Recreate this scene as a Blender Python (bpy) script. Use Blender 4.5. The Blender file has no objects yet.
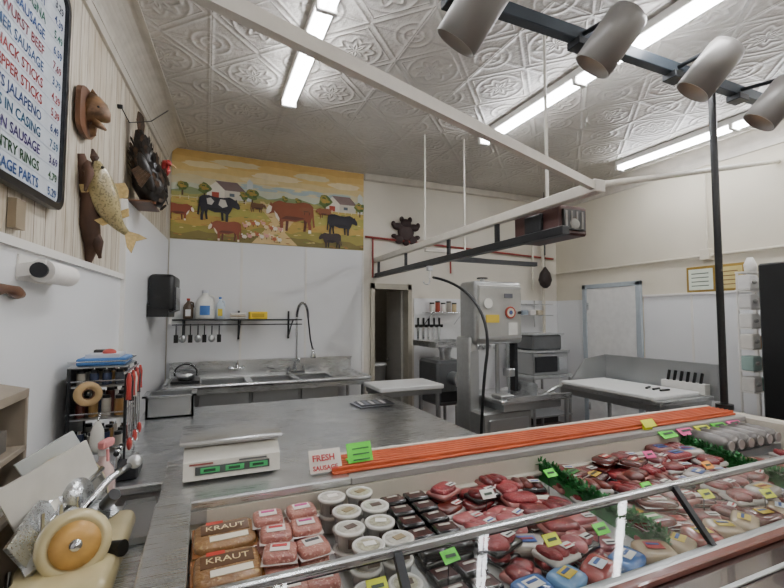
import bpy, bmesh, math, random
from mathutils import Vector, Matrix, Euler
random.seed(7)
PI = math.pi

# ---------------------------------------------------------------- materials
def lin(h):
    h = h.lstrip('#')
    o = []
    for i in (0, 2, 4):
        c = int(h[i:i+2], 16) / 255
        o.append(c/12.92 if c <= .04045 else ((c+.055)/1.055)**2.4)
    return o

class NT:
    def __init__(s, name):
        s.m = bpy.data.materials.new(name); s.m.use_nodes = True
        s.t = s.m.node_tree; s.n = s.t.nodes; s.l = s.t.links
        s.p = s.n['Principled BSDF']; s.out = s.n['Material Output']
    def new(s, t, **k):
        n = s.n.new(t)
        for a, b in k.items(): setattr(n, a, b)
        return n
    def math(s, op, a, b=None, c=None):
        n = s.n.new('ShaderNodeMath'); n.operation = op
        for i, v in enumerate((a, b, c)):
            if v is None: continue
            if isinstance(v, (int, float)): n.inputs[i].default_value = v
            else: s.l.new(v, n.inputs[i])
        return n.outputs[0]
    def mix(s, f, a, b):
        n = s.n.new('ShaderNodeMix'); n.data_type = 'RGBA'
        for i, v in ((0, f), (6, a), (7, b)):
            if isinstance(v, (int, float)): n.inputs[i].default_value = v
            elif isinstance(v, (list, tuple)): n.inputs[i].default_value = (*v[:3], 1)
            else: s.l.new(v, n.inputs[i])
        return n.outputs[2]
    def coord(s, scale=(1, 1, 1)):
        tc = s.n.new('ShaderNodeTexCoord'); mp = s.n.new('ShaderNodeMapping')
        mp.inputs['Scale'].default_value = scale
        s.l.new(tc.outputs['Object'], mp.inputs[0]); return mp.outputs[0]
    def noise(s, vec, scale=5, detail=3, rough=.5):
        n = s.n.new('ShaderNodeTexNoise'); n.inputs['Scale'].default_value = scale
        n.inputs['Detail'].default_value = detail; n.inputs['Roughness'].default_value = rough
        s.l.new(vec, n.inputs['Vector']); return n.outputs[0]
    def bump(s, h, strength=.3, dist=.005):
        n = s.n.new('ShaderNodeBump'); n.inputs['Strength'].default_value = strength
        n.inputs['Distance'].default_value = dist
        s.l.new(h, n.inputs['Height']); s.l.new(n.outputs[0], s.p.inputs['Normal'])

CACHE = {}
def mat(name, col, rough=.5, metal=0, var=.08, scale=8, bump=0, bscale=80, coat=0, stretch=(1, 1, 1), trans=0, alpha=1):
    if name in CACHE: return CACHE[name]
    n = NT(name); c = lin(col) if isinstance(col, str) else col
    v = n.coord(stretch)
    ns = n.noise(v, scale, 3)
    f = n.math('MULTIPLY_ADD', ns, 2.2, -.6)
    cl = n.new('ShaderNodeClamp'); n.l.new(f, cl.inputs[0])
    a = [x*(1-var) for x in c]; b = [min(1, x*(1+var)) for x in c]
    n.l.new(n.mix(cl.outputs[0], a, b), n.p.inputs['Base Color'])
    n.p.inputs['Roughness'].default_value = rough
    n.p.inputs['Metallic'].default_value = metal
    n.p.inputs['Coat Weight'].default_value = coat
    n.p.inputs['Transmission Weight'].default_value = trans
    n.p.inputs['Alpha'].default_value = alpha
    if bump:
        n.bump(n.noise(v, bscale, 2), bump, .003)
    CACHE[name] = n.m
    return n.m

def C(h, rough=.55, coat=0):
    return mat('paint_%s_%d_%d' % (h.strip('#'), int(rough*100), int(coat*10)), h, rough, coat=coat, var=.06, scale=14)

def emis(name, col, st):
    if name in CACHE: return CACHE[name]
    n = NT(name)
    c = lin(col)
    n.p.inputs['Base Color'].default_value = (*c, 1)
    n.p.inputs['Emission Color'].default_value = (*c, 1)
    n.p.inputs['Emission Strength'].default_value = st
    CACHE[name] = n.m
    return n.m

def steelmat(name, c0, c1, r0, r1, stretch):
    n = NT(name); v = n.coord(stretch); v1 = n.coord()
    a = n.noise(v, 8, 4, .6); b = n.noise(v1, 2.5, 3)
    n.l.new(n.mix(b, lin(c0), lin(c1)), n.p.inputs['Base Color'])
    n.p.inputs['Metallic'].default_value = .93
    n.l.new(n.math('ADD', n.math('MULTIPLY', a, r1-r0), n.math('ADD', n.math('MULTIPLY', b, .12), r0-.06)), n.p.inputs['Roughness'])
    n.bump(a, .10, .002); CACHE[name] = n.m
    return n.m
STEEL = steelmat('stainless_steel', '#c4c7c9', '#dadcdc', .20, .36, (1, 30, 30))
STEEL2 = steelmat('stainless_steel_dull', '#a6a9aa', '#c4c6c6', .28, .44, (30, 30, 1))
CHROME = mat('chrome', '#d8dadc', .12, 1, .03)
FRP = mat('white_frp_panel', '#e0e1e1', .35, 0, .035, 1.2, .25, 160)
CREAMW = mat('cream_plaster', '#cfc8b6', .7, 0, .07, 1.3, .3, 25)
BACKW = mat('old_cream_plaster', '#d6d1c4', .65, 0, .08, 1.5, .3, 20)
WHITEP = mat('white_paint', '#e2e0da', .4, 0, .04, 5)
BLACK = mat('black_plastic', '#101112', .35, 0, .2, 10)
DARK = mat('dark_metal', '#26282b', .4, .3, .15, 6)
SLATE = mat('slate_painted_track', '#3f4850', .45, .2, .12, 6)
BOARD = mat('white_cutting_board', '#e8e9e7', .45, 0, .03, 5)
WOODD = mat('driftwood', '#4a3122', .75, 0, .45, 9, .6, 30, stretch=(1, 1, .3))
WOODP = mat('stained_wood', '#60402a', .5, 0, .3, 10, .2, 30, stretch=(1, 1, .2))
TAN = mat('tan_laminate', '#8f8474', .5, 0, .12, 4, .1, 20, stretch=(1, 1, .3))
ORANGE = mat('orange_rubber', '#b9532a', .55, 0, .18, 9)
GREYB = mat('grey_case_liner', '#989692', .4, .1, .08, 3)
CASEC = mat('case_cream_panel', '#c6c0b2', .4, 0, .06, 3)
DWOOD = mat('dark_counter_laminate', '#2a1714', .2, 0, .35, 3, coat=.5, stretch=(.3, 3, 1))
REDW = mat('red_wood_trim', '#6a3022', .3, 0, .3, 4, coat=.4, stretch=(.3, 3, 1))
GREENP = mat('green_plastic_garland', '#1f6a30', .5, 0, .4, 30)

def meatmat(name, deep, pink, fat='#e8c9bd', thr=.58, scale=45):
    n = NT(name); v = n.coord()
    a = n.noise(v, scale, 4, .6); b = n.noise(v, 16, 3)
    bc = n.new('ShaderNodeClamp'); n.l.new(n.math('MULTIPLY_ADD', b, 2.6, -.8), bc.inputs[0])
    base = n.mix(bc.outputs[0], lin(deep), lin(pink))
    f = n.math('SUBTRACT', a, thr); f = n.math('MULTIPLY', f, 14)
    cl = n.new('ShaderNodeClamp'); n.l.new(f, cl.inputs[0])
    n.l.new(n.mix(cl.outputs[0], base, lin(fat)), n.p.inputs['Base Color'])
    n.p.inputs['Roughness'].default_value = .32; n.p.inputs['Coat Weight'].default_value = .25
    n.p.inputs['Coat Roughness'].default_value = .12
    n.bump(a, .8, .006)
    return n.m
MEATS = [meatmat('beef_steak', '#4c050b', '#80141a', '#c98f82', .64), meatmat('ground_beef', '#6a101a', '#9c2a30', '#c07a70', .62, 120),
         meatmat('pork_chop', '#8a3c42', '#b06462', '#dcc0b2', .62, 30), meatmat('smoked_sausage', '#42100d', '#72281a', '#86452a', .64, 30),
         meatmat('bacon', '#702020', '#a65042', '#dcb8a0', .57, 25)]
PINKM = meatmat('ground_pork', '#96564e', '#b47c6c', '#d0a898', .57, 110)
BROWNB = meatmat('kraut_bag_fill', '#6e4c2c', '#957043', '#b89b68', .6, 60)

def glassmat():
    n = NT('clear_glass'); n.n.remove(n.p)
    tr = n.new('ShaderNodeBsdfTransparent'); tr.inputs[0].default_value = (.95, .97, .96, 1)
    gl = n.new('ShaderNodeBsdfGlossy'); gl.inputs['Roughness'].default_value = .03
    lw = n.new('ShaderNodeLayerWeight'); lw.inputs[0].default_value = .5
    f = n.math('POWER', lw.outputs['Facing'], 3.); f = n.math('MULTIPLY_ADD', f, .6, .05)
    mx = n.new('ShaderNodeMixShader')
    n.l.new(f, mx.inputs[0]); n.l.new(tr.outputs[0], mx.inputs[1]); n.l.new(gl.outputs[0], mx.inputs[2])
    n.l.new(mx.outputs[0], n.out.inputs[0]); return n.m
GLASS = glassmat()

def ceilmat():
    n = NT('pressed_tin_ceiling'); v = n.coord()
    sp = n.new('ShaderNodeSeparateXYZ'); n.l.new(v, sp.inputs[0])
    def fr(o):
        u = n.math('DIVIDE', o, .61); u = n.math('FRACT', n.math('ADD', u, 20.))
        return n.math('SUBTRACT', u, .5)
    gx, gy = fr(sp.outputs[0]), fr(sp.outputs[1])
    fx, fy = n.math('ABSOLUTE', gx), n.math('ABSOLUTE', gy)
    def gauss(val, c, w):
        q = n.math('DIVIDE', n.math('SUBTRACT', val, c), w)
        q = n.math('MULTIPLY', n.math('MULTIPLY', q, q), -1.)
        return n.math('EXPONENT', q)
    d = n.math('ADD', fx, fy)
    mx = n.math('MAXIMUM', fx, fy)
    r = n.math('SQRT', n.math('ADD', n.math('MULTIPLY', fx, fx), n.math('MULTIPLY', fy, fy)))
    cx, cy = n.math('SUBTRACT', .5, fx), n.math('SUBTRACT', .5, fy)
    rc = n.math('SQRT', n.math('ADD', n.math('MULTIPLY', cx, cx), n.math('MULTIPLY', cy, cy)))
    ang = n.math('ARCTAN2', gy, gx)
    pet = n.math('SINE', n.math('MULTIPLY', ang, 8.))
    h = n.math('MULTIPLY', gauss(mx, .49, .02), 1.1)
    h = n.math('ADD', h, gauss(d, .52, .025))
    h = n.math('ADD', h, n.math('MULTIPLY', gauss(d, .42, .012), .6))
    h = n.math('ADD', h, gauss(rc, .20, .02))
    h = n.math('ADD', h, n.math('MULTIPLY', gauss(rc, .11, .018), .9))
    h = n.math('ADD', h, gauss(r, .30, .02))
    rp = n.math('ADD', r, n.math('MULTIPLY', pet, .03))
    h = n.math('ADD', h, n.math('MULTIPLY', gauss(rp, .19, .025), 1.))
    h = n.math('ADD', h, n.math('MULTIPLY', gauss(rp, .08, .025), 1.))
    ns = n.noise(v, 28, 2)
    h = n.math('ADD', h, n.math('MULTIPLY', ns, 1.0))
    n.bump(h, .7, .012)
    big = n.noise(v, 1.4, 4)
    bc = n.new('ShaderNodeClamp'); n.l.new(n.math('MULTIPLY_ADD', big, 2.4, -.7), bc.inputs[0])
    n.l.new(n.mix(bc.outputs[0], lin('#b8b3ab'), lin('#cbc7bf')), n.p.inputs['Base Color'])
    n.p.inputs['Roughness'].default_value = .38
    return n.m
CEIL = ceilmat()

def beadmat():
    n = NT('whitewashed_beadboard'); v = n.coord()
    sp = n.new('ShaderNodeSeparateXYZ'); n.l.new(v, sp.inputs[0])
    u = n.math('DIVIDE', sp.outputs[1], .105); u = n.math('ADD', u, 100.)
    f = n.math('FRACT', u); pid = n.math('FLOOR', u)
    wn = n.new('ShaderNodeTexWhiteNoise'); wn.noise_dimensions = '1D'; n.l.new(pid, wn.inputs['W'])
    e = n.math('ABSOLUTE', n.math('SUBTRACT', f, .5))
    groove = n.math('GREATER_THAN', e, .468)
    v2 = n.coord((1, 14, 1.2)); st = n.noise(v2, 3, 4, .65)
    st2 = n.math('MULTIPLY', n.math('SUBTRACT', st, .46), 6.); cl = n.new('ShaderNodeClamp'); n.l.new(st2, cl.inputs[0])
    base = n.mix(wn.outputs[0], lin('#d0c9ba'), lin('#b8ac98'))
    base = n.mix(n.math('MULTIPLY', cl.outputs[0], .65), base, lin('#9c8b6e'))
    base = n.mix(groove, base, lin('#756a56'))
    n.l.new(base, n.p.inputs['Base Color']); n.p.inputs['Roughness'].default_value = .55
    n.bump(n.math('SUBTRACT', 1., groove), .5, .005)
    return n.m
BEAD = beadmat()

def floormat():
    n = NT('quarry_tile_floor'); v = n.coord()
    b = n.new('ShaderNodeTexBrick'); n.l.new(v, b.inputs[0]); b.offset = 0
    b.inputs['Color1'].default_value = (*lin('#54352b'), 1); b.inputs['Color2'].default_value = (*lin('#47302a'), 1)
    b.inputs['Mortar'].default_value = (*lin('#2d2724'), 1); b.inputs['Scale'].default_value = 1
    b.inputs['Brick Width'].default_value = .2; b.inputs['Row Height'].default_value = .2; b.inputs['Mortar Size'].default_value = .006
    n.l.new(b.outputs[0], n.p.inputs['Base Color']); n.p.inputs['Roughness'].default_value = .35
    return n.m
FLOORM = floormat()

# ---------------------------------------------------------------- builder
class B:
    def __init__(s, name, off=(0, 0, 0)):
        s.name = name; s.v = []; s.f = []; s.mi = []; s.sm = []; s.ms = []; s.T = Matrix.Identity(4)
    def slot(s, m):
        if m not in s.ms: s.ms.append(m)
        return s.ms.index(m)
    def add(s, vs, fs, m, smooth=False):
        b = len(s.v); k = s.slot(m)
        s.v += [tuple(s.T @ Vector(p)) for p in vs]
        for f in fs:
            s.f.append([b+i for i in f]); s.mi.append(k); s.sm.append(smooth)
        return s
    def box(s, c, d, m, rot=None, bev=0, seg=1):
        bm = bmesh.new(); bmesh.ops.create_cube(bm, size=1)
        for v in bm.verts: v.co = Vector((v.co.x*d[0], v.co.y*d[1], v.co.z*d[2]))
        if bev: bmesh.ops.bevel(bm, geom=list(bm.edges), offset=bev, segments=seg, affect='EDGES', profile=.5)
        R = Euler(rot).to_matrix() if rot else Matrix.Identity(3)
        bm.verts.index_update()
        vs = [R @ v.co + Vector(c) for v in bm.verts]
        fs = [[v.index for v in f.verts] for f in bm.faces]; bm.free()
        return s.add(vs, fs, m, bool(bev and seg > 1))
    def b2(s, a, b, m, bev=0):
        a = Vector(a); b = Vector(b)
        return s.box((a+b)/2, [abs(x) for x in (b-a)], m, bev=bev)
    def loft(s, pts, rw, rh, m, n=12, up=(0, 0, 1), smooth=True, cap=True, closed=False):
        pts = [Vector(p) for p in pts]; N = len(pts)
        if isinstance(rw, (int, float)): rw = [rw]*N
        if rh is None: rh = rw
        if isinstance(rh, (int, float)): rh = [rh]*N
        vs = []; fs = []; U = Vector(up)
        for i, p in enumerate(pts):
            if closed: t = pts[(i+1) % N]-pts[i-1]
            else: t = pts[min(i+1, N-1)]-pts[max(i-1, 0)]
            t.normalize()
            sd = t.cross(U)
            if sd.length < 1e-3: sd = t.cross(Vector((1, 0, .01)))
            sd.normalize(); uv = sd.cross(t)
            for k in range(n):
                a = 2*PI*k/n
                vs.append(p+sd*math.cos(a)*rw[i]+uv*math.sin(a)*rh[i])
        for i in range(N if closed else N-1):
            j = (i+1) % N
            for k in range(n):
                k2 = (k+1) % n
                fs.append([i*n+k, i*n+k2, j*n+k2, j*n+k])
        if cap and not closed:
            fs.append(list(range(n))[::-1]); fs.append([(N-1)*n+k for k in range(n)])
        return s.add(vs, fs, m, smooth)
    def cyl(s, p0, p1, r, m, r1=None, n=16, smooth=True):
        p0 = Vector(p0); p1 = Vector(p1); r1 = r if r1 is None else r1
        t = (p1-p0).normalized(); U = Vector((0, 0, 1)) if abs(t.z) < .9 else Vector((0, 1, 0))
        sd = t.cross(U).normalized(); uv = sd.cross(t); vs = []
        for p, rr in ((p0, r), (p1, r1)):
            for k in range(n):
                a = 2*PI*k/n; vs.append(p+sd*math.cos(a)*rr+uv*math.sin(a)*rr)
        s.add(vs, [[k, (k+1) % n, n+(k+1) % n, n+k] for k in range(n)], m, smooth)
        s.add(vs[:n], [list(range(n))[::-1]], m); s.add(vs[n:], [list(range(n))], m)
        return s
    def lathe(s, c, prof, m, n=18, axis=(0, 0, 1), smooth=True):
        c = Vector(c); q = Vector((0, 0, 1)).rotation_difference(Vector(axis)); vs = []; fs = []
        for r, z in prof:
            for k in range(n):
                a = 2*PI*k/n; vs.append(c+q @ Vector((r*math.cos(a), r*math.sin(a), z)))
        for i in range(len(prof)-1):
            for k in range(n):
                k2 = (k+1) % n; fs.append([i*n+k, i*n+k2, (i+1)*n+k2, (i+1)*n+k])
        return s.add(vs, fs, m, smooth)
    def ell(s, c, r, m, rot=None, n=14, mm=8, power=1.0, jit=0, ph0=0):
        R = Euler(rot).to_matrix() if rot else Matrix.Identity(3); vs = []; fs = []
        def sp(x): return math.copysign(abs(x)**power, x)
        for i in range(mm+1):
            ph = PI*i/mm
            for k in range(n):
                a = 2*PI*k/n
                g = 1+jit*(math.sin(2*a+ph0)+.7*math.sin(3*a+2.3*ph0)+.5*math.sin(5*a+ph0*3.1)) if jit else 1
                vs.append(R @ Vector((sp(math.sin(ph))*sp(math.cos(a))*r[0]*g, sp(math.sin(ph))*sp(math.sin(a))*r[1]*g, sp(math.cos(ph))*r[2]))+Vector(c))
        for i in range(mm):
            for k in range(n):
                k2 = (k+1) % n; fs.append([i*n+k, (i+1)*n+k, (i+1)*n+k2, i*n+k2])
        return s.add(vs, fs, m, True)
    def poly(s, pts, m): return s.add(pts, [list(range(len(pts)))], m)
    def prism(s, pts, vec, m):
        n = len(pts); v = Vector(vec); a = [Vector(p) for p in pts]; b = [p+v for p in a]
        return s.add(a+b, [list(range(n))[::-1], list(range(n, 2*n))]+[[i, (i+1) % n, n+(i+1) % n, n+i] for i in range(n)], m)
    def text(s, t, size, o, X, Y, m, right=False, bold=0):
        cu = bpy.data.curves.new('t', 'FONT'); cu.body = t; cu.size = size; cu.resolution_u = 2
        if right: cu.align_x = 'RIGHT'
        cu.offset = bold
        ob = bpy.data.objects.new('t', cu); bpy.context.scene.collection.objects.link(ob)
        dg = bpy.context.evaluated_depsgraph_get(); dg.update()
        ev = ob.evaluated_get(dg); me = ev.to_mesh()
        X = Vector(X); Y = Vector(Y); o = Vector(o)
        vs = [o+X*v.co.x+Y*v.co.y for v in me.vertices]; fs = [list(p.vertices) for p in me.polygons]
        ev.to_mesh_clear(); bpy.data.objects.remove(ob); bpy.data.curves.remove(cu)
        return s.add(vs, fs, m)
    def done(s):
        me = bpy.data.meshes.new(s.name); me.from_pydata(s.v, [], s.f)
        for m in s.ms: me.materials.append(m)
        me.polygons.foreach_set('material_index', s.mi); me.polygons.foreach_set('use_smooth', s.sm)
        bm = bmesh.new(); bm.from_mesh(me); bmesh.ops.recalc_face_normals(bm, faces=bm.faces); bm.to_mesh(me); bm.free()
        me.update()
        ob = bpy.data.objects.new(s.name, me); bpy.context.scene.collection.objects.link(ob)
        return ob

def bez(p0, p1, p2, p3, n=12):
    p0, p1, p2, p3 = map(Vector, (p0, p1, p2, p3)); o = []
    for i in range(n+1):
        t = i/n; o.append(p0*(1-t)**3+p1*3*t*(1-t)**2+p2*3*t*t*(1-t)+p3*t**3)
    return o

SD = Vector((.0872, .9962, 0)); ND = Vector((.9962, -.0872, 0))
def LW(s_, n_, z): return Vector((-.85, 0, z))+SD*s_+ND*n_

H = 3.44; D = 5.14; XR = 5.05; YF = -3.0
# ---------------------------------------------------------------- room shell
B('floor').b2((-1.3, YF-.1, -.1), (XR+.1, 7.1, 0), FLOORM).done()
B('ceiling').b2((-1.3, YF-.1, H), (XR+.1, D+.1, H+.1), CEIL).done()
w = B('wall_left')
w.prism([LW(YF, 0, 0), LW(5.2, 0, 0), LW(5.2, -.1, 0), LW(YF, -.1, 0)], (0, 0, H), BEAD); w.done()
w = B('wall_right'); w.b2((XR, YF, 0), (XR+.1, D, H), CREAMW); w.done()
w = B('wall_front'); w.b2((-1.3, YF-.1, 0), (XR, YF, H), CREAMW); w.done()
w = B('wall_back')
w.b2((-.6, D, 0), (1.97, D+.1, H), BACKW); w.b2((2.47, D, 0), (XR+.1, D+.1, H), BACKW); w.b2((1.97, D, 1.97), (2.47, D+.1, H), BACKW); w.done()
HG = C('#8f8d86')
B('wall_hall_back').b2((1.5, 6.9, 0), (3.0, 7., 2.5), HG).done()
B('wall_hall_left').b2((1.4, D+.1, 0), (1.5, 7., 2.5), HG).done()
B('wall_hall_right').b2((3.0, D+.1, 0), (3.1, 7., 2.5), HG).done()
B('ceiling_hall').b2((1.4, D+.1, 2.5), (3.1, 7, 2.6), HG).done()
# FRP panels
w = B('wainscot_left')
w.prism([LW(YF+.02, 0.001, 0), LW(3.47, 0.001, 0), LW(3.47, .012, 0), LW(YF+.02, .012, 0)], (0, 0, 1.87), FRP)
w.prism([LW(3.47, 0.001, 0), LW(5.14, 0.001, 0), LW(5.14, .03, 0), LW(3.47, .03, 0)], (0, 0, 2.42), FRP)
w.prism([LW(3.46, 0.001, 0), LW(3.49, 0.001, 0), LW(3.49, .036, 0), LW(3.46, .036, 0)], (0, 0, 2.42), WHITEP); w.done()
w = B('trim_1')
w.prism([LW(YF+.02, 0.001, 1.86), LW(3.46, 0.001, 1.86), LW(3.46, .03, 1.86), LW(YF+.02, .03, 1.86)], (0, 0, .035), WHITEP); w.done()
w = B('wainscot_back')
w.b2((-.36, D-.015, 0), (1.83, D-.001, 2.44), FRP)
for x in (.37, 1.1, 1.825): w.b2((x-.012, D-.022, 0), (x+.012, D-.001, 2.44), WHITEP)
w.b2((2.55, D-.012, 0), (XR-.001, D-.001, 1.85), FRP); w.done()
w = B('wainscot_right')
w.b2((XR-.012, YF+.02, 0), (XR-.001, 3.68, 1.85), FRP); w.b2((XR-.012, 4.62, 0), (XR-.001, D-.02, 1.85), FRP)
for y in (2.5, 1.3, 3.1): w.b2((XR-.018, y-.012, 0), (XR-.001, y+.012, 1.85), WHITEP)
w.b2((XR-.03, YF+.02, 1.85), (XR-.001, 3.68, 1.875), WHITEP); w.done()
# doors
w = B('door_1')
GF = C('#aba595', .4)
w.b2((1.93, D-.03, 0), (1.985, D+.12, 2.03), GF); w.b2((2.455, D-.03, 0), (2.51, D+.12, 2.03), GF); w.b2((1.93, D-.03, 1.96), (2.51, D+.12, 2.03), GF)
w.box((2.44, D+.38, .99), (.035, .5, 1.93), C('#a9a7a0', .4)); w.ell((2.41, D+.55, 1.0), (.03, .03, .03), CHROME)
w.done()
w = B('door_2')
w.b2((XR-.035, 3.77, .01), (XR-.002, 4.54, 2.0), C('#e2e2df', .35), .004)
bl = C('#a7b0b6', .4)
for a, b in (((XR-.045, 3.70, 0), (XR-.002, 3.77, 2.06)), ((XR-.045, 4.54, 0), (XR-.002, 4.61, 2.06)), ((XR-.045, 3.70, 2.0), (XR-.002, 4.61, 2.06))): w.b2(a, b, bl, .004)
w.ell((XR-.07, 3.84, 1.0), (.03, .03, .03), CHROME); w.cyl((XR-.07, 3.84, 1), (XR-.03, 3.84, 1), .012, CHROME)
for z in (.3, 1.7): w.b2((XR-.045, 4.50, z), (XR-.03, 4.53, z+.1), CHROME)
w.done()
TINC = mat('tin_cove', '#c2bcb0', .4, 0, .10, 10, .9, 18)
def cove(name, f, L0, L1, r=.26):
    w = B(name); prof = [(0, -r-.05), (.02, -r-.05), (.025, -r)]
    for i in range(9):
        a = i/8*PI/2; prof.append((.03+r*(1-math.cos(a)), -r+r*math.sin(a)*.96))
    prof += [(r+.06, -.012), (r+.06, -.001), (0, -.001)]
    A = [f(L0, p[0], H+p[1]) for p in prof]; Bv = [f(L1, p[0], H+p[1]) for p in prof]; n = len(prof)
    w.add(A+Bv, [[i, (i+1) % n, n+(i+1) % n, n+i] for i in range(n)]+[list(range(n)), list(range(n, 2*n))], TINC)
    w.done()
cove('trim_2', LW, YF+.05, 5.09, .15)
cove('trim_3', lambda s_, n_, z: Vector((XR-n_, s_, z)), YF+.05, D-.02, .12)
w = B('trim_4'); w.b2((1.83, D-.06, H-.09), (XR-.2, D-.001, H-.001), TINC, .01); w.done()
w = B('baseboard_back'); w.b2((2.55, D-.03, 0), (XR-.05, D-.013, .12), C('#3a3532')); w.done()

PIPE = C('#cdc6b5', .45)
w = B('conduit_pipe')
w.cyl((XR-.03, -2.9, 2.27), (XR-.03, D-.03, 2.27), .016, PIPE); w.cyl((XR-.04, 2.9, 2.27), (XR-.04, 2.9, 3.2), .012, PIPE)
w.b2((XR-.08, 2.86, 2.22), (XR-.001, 2.96, 2.34), PIPE, .005)
w.done()
w = B('red_gas_pipe'); RD = C('#8e2f28', .4)
w.cyl((1.85, D-.04, 2.62), (XR-.1, D-.04, 2.50), .014, RD); w.cyl((1.95, D-.04, 2.62), (1.95, D-.04, 2.1), .012, RD); w.cyl((3.1, D-.04, 2.58), (3.1, D-.04, 2.2), .012, RD)
w.cyl((3.1, D-.05, 2.45), (4.6, D-.05, 2.38), .012, DARK); w.done()
w = B('drain_pipe'); w.cyl((4.7, D-.09, 1.3), (4.7, D-.09, H-.1), .022, PIPE); w.cyl((4.5, D-.09, 2.0), (4.5, D-.09, 3.2), .014, PIPE)
w.cyl((4.7, D-.09, 2.9), (4.7, D-.001, 2.9), .012, PIPE); w.done()

# ---------------------------------------------------------------- mural
def mural():
    w = B('farm_mural'); W = 2.19; Hm = .985; x0 = -.36; z0 = 2.445
    w.b2((x0, D-.02, z0), (x0+W, D-.003, z0+Hm), C('#d0b878'))
    lay = [0]
    def P(pts, col, k=None):
        lay[0] += 1; y = D-.021-lay[0]*.00006
        w.poly([(x0+W*min(max(a, 0), 1), y, z0+Hm*min(max(b, 0), 1)) for a, b in pts], C(col, .6))
    def band(b0, b1, col, amp=.01, seed=0):
        n = 24
        top = [(i/n, b1+amp*math.sin(i*1.1+seed)+amp*.6*math.sin(i*2.3+seed*2)) for i in range(n+1)]
        P([(0, b0)]+[(1, b0)]+top[::-1], col)
    def blob(cx, cy, rx, ry, col, seed=1, n=18, j=.25):
        r = random.Random(seed); P([(cx+rx*(1+j*(r.random()-.5))*math.cos(2*PI*i/n), cy+ry*(1+j*(r.random()-.5))*math.sin(2*PI*i/n)) for i in range(n)], col)
    for i, c in enumerate(['#c7a25c', '#cfad68', '#d4b878', '#d6c28c', '#d2c8a4', '#c8ccb8', '#bccac6']):
        band(.4, 1.02-.075*(i+.3), c, .008, i)
    for i, (cx, cy, rx, ry) in enumerate([(.15, .85, .1, .035), (.3, .9, .12, .04), (.5, .8, .13, .04), (.42, .74, .1, .03), (.7, .86, .1, .04), (.88, .8, .09, .04), (.6, .68, .1, .03), (.08, .7, .06, .03)]):
        blob(cx, cy, rx, ry, ['#dfcfa0', '#d2c69c', '#e2d3ac'][i % 3], i, 22, .3)
    for i in range(8): blob(.3+.08*i, .64+.03*(i % 2), .06, .02, '#a9bcc0', 30+i, 14, .4)
    band(0, .56, '#87966a', .02, 5); band(0, .52, '#a09c58', .015, 9); band(0, .47, '#bfa857', .012, 3)
    band(0, .38, '#a8a04e', .02, 7); band(0, .28, '#b8994a', .02, 11); band(0, .17, '#968c42', .02, 2); band(0, .08, '#7a6d36', .02, 4)
    P([(.38, .0), (.62, .0), (.55, .15), (.6, .3), (.47, .42), (.44, .5), (.42, .5), (.43, .4), (.48, .28), (.44, .15)], '#d6bc84')
    r = random.Random(3)
    for i in range(140):
        a, b = r.random(), r.random()*.45; blob(a, b, .008+.008*r.random(), .006, r.choice(['#87903f', '#c9a854', '#72803a', '#b58343', '#d2bd7c', '#9c6a3a']), i, 7, .5)
    def barn(cx, cy, sc):
        P([(cx-.05*sc, cy), (cx+.02*sc, cy), (cx+.02*sc, cy+.09*sc), (cx-.015*sc, cy+.16*sc), (cx-.05*sc, cy+.09*sc)], '#e8e2d2')
        P([(cx+.02*sc, cy), (cx+.1*sc, cy), (cx+.1*sc, cy+.09*sc), (cx+.02*sc, cy+.09*sc)], '#d0cabb')
        P([(cx-.018*sc, cy+.17*sc), (cx+.07*sc, cy+.17*sc), (cx+.108*sc, cy+.085*sc), (cx+.022*sc, cy+.085*sc)], '#7e6a66')
        P([(cx-.03*sc, cy), (cx-.002*sc, cy), (cx-.002*sc, cy+.06*sc), (cx-.03*sc, cy+.06*sc)], '#a8442f')
        P([(cx+.04*sc, cy+.03*sc), (cx+.06*sc, cy+.03*sc), (cx+.06*sc, cy+.06*sc), (cx+.04*sc, cy+.06*sc)], '#5a6670')
        P([(cx+.11*sc, cy), (cx+.135*sc, cy), (cx+.135*sc, cy+.19*sc), (cx+.12*sc, cy+.22*sc), (cx+.11*sc, cy+.19*sc)], '#c9cfcc')
    barn(.22, .48, 1.2); barn(.83, .46, 1.2)
    for cx, cy, s in ((.15, .56, .9), (.38, .55, 1), (.34, .52, .7), (.77, .56, 1.2), (.975, .52, 1), (.05, .56, .8), (.55, .53, .5), (.62, .52, .5)):
        P([(cx-.004, cy-.1*s), (cx+.004, cy-.1*s), (cx+.004, cy), (cx-.004, cy)], '#4f3a22')
        blob(cx, cy+.02, .032*s, .065*s, '#5d7034', int(cx*100), 14, .5); blob(cx-.008, cy+.045, .02*s, .035*s, '#9a8f3f', int(cx*90), 12, .5)
        for q in range(5): blob(cx+.012*math.cos(q*2.1)*s, cy+.02+.03*math.sin(q*1.7)*s, .010*s, .014*s, ['#b08f3f', '#47602c'][q % 2], q, 8, .5)
    for i in range(26): P([(i/26, .44), (i/26+.003, .44), (i/26+.003, .48), (i/26, .48)], '#e0d4b2')
    P([(0, .462), (1, .462), (1, .467), (0, .467)], '#e0d4b2')
    cow = [(0, .40), (.02, .47), (.07, .53), (.09, .6), (.12, .56), (.17, .6), (.26, .64), (.4, .61), (.58, .61), (.76, .65), (.9, .63), (.97, .57), (.985, .35), (1.01, .14), (.97, .12), (.95, .35), (.93, .3), (.915, .22), (.935, .12), (.93, 0), (.87, 0), (.87, .12), (.85, .22), (.78, .28), (.6, .22), (.42, .23), (.35, .2), (.345, 0), (.285, 0), (.28, .18), (.22, .28), (.18, .38), (.12, .37), (.06, .34), (.01, .35)]
    leg = [[(.40, .25), (.39, .02), (.44, .02), (.46, .25)], [(.76, .3), (.78, .18), (.76, .03), (.81, .03), (.84, .25)]]
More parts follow.
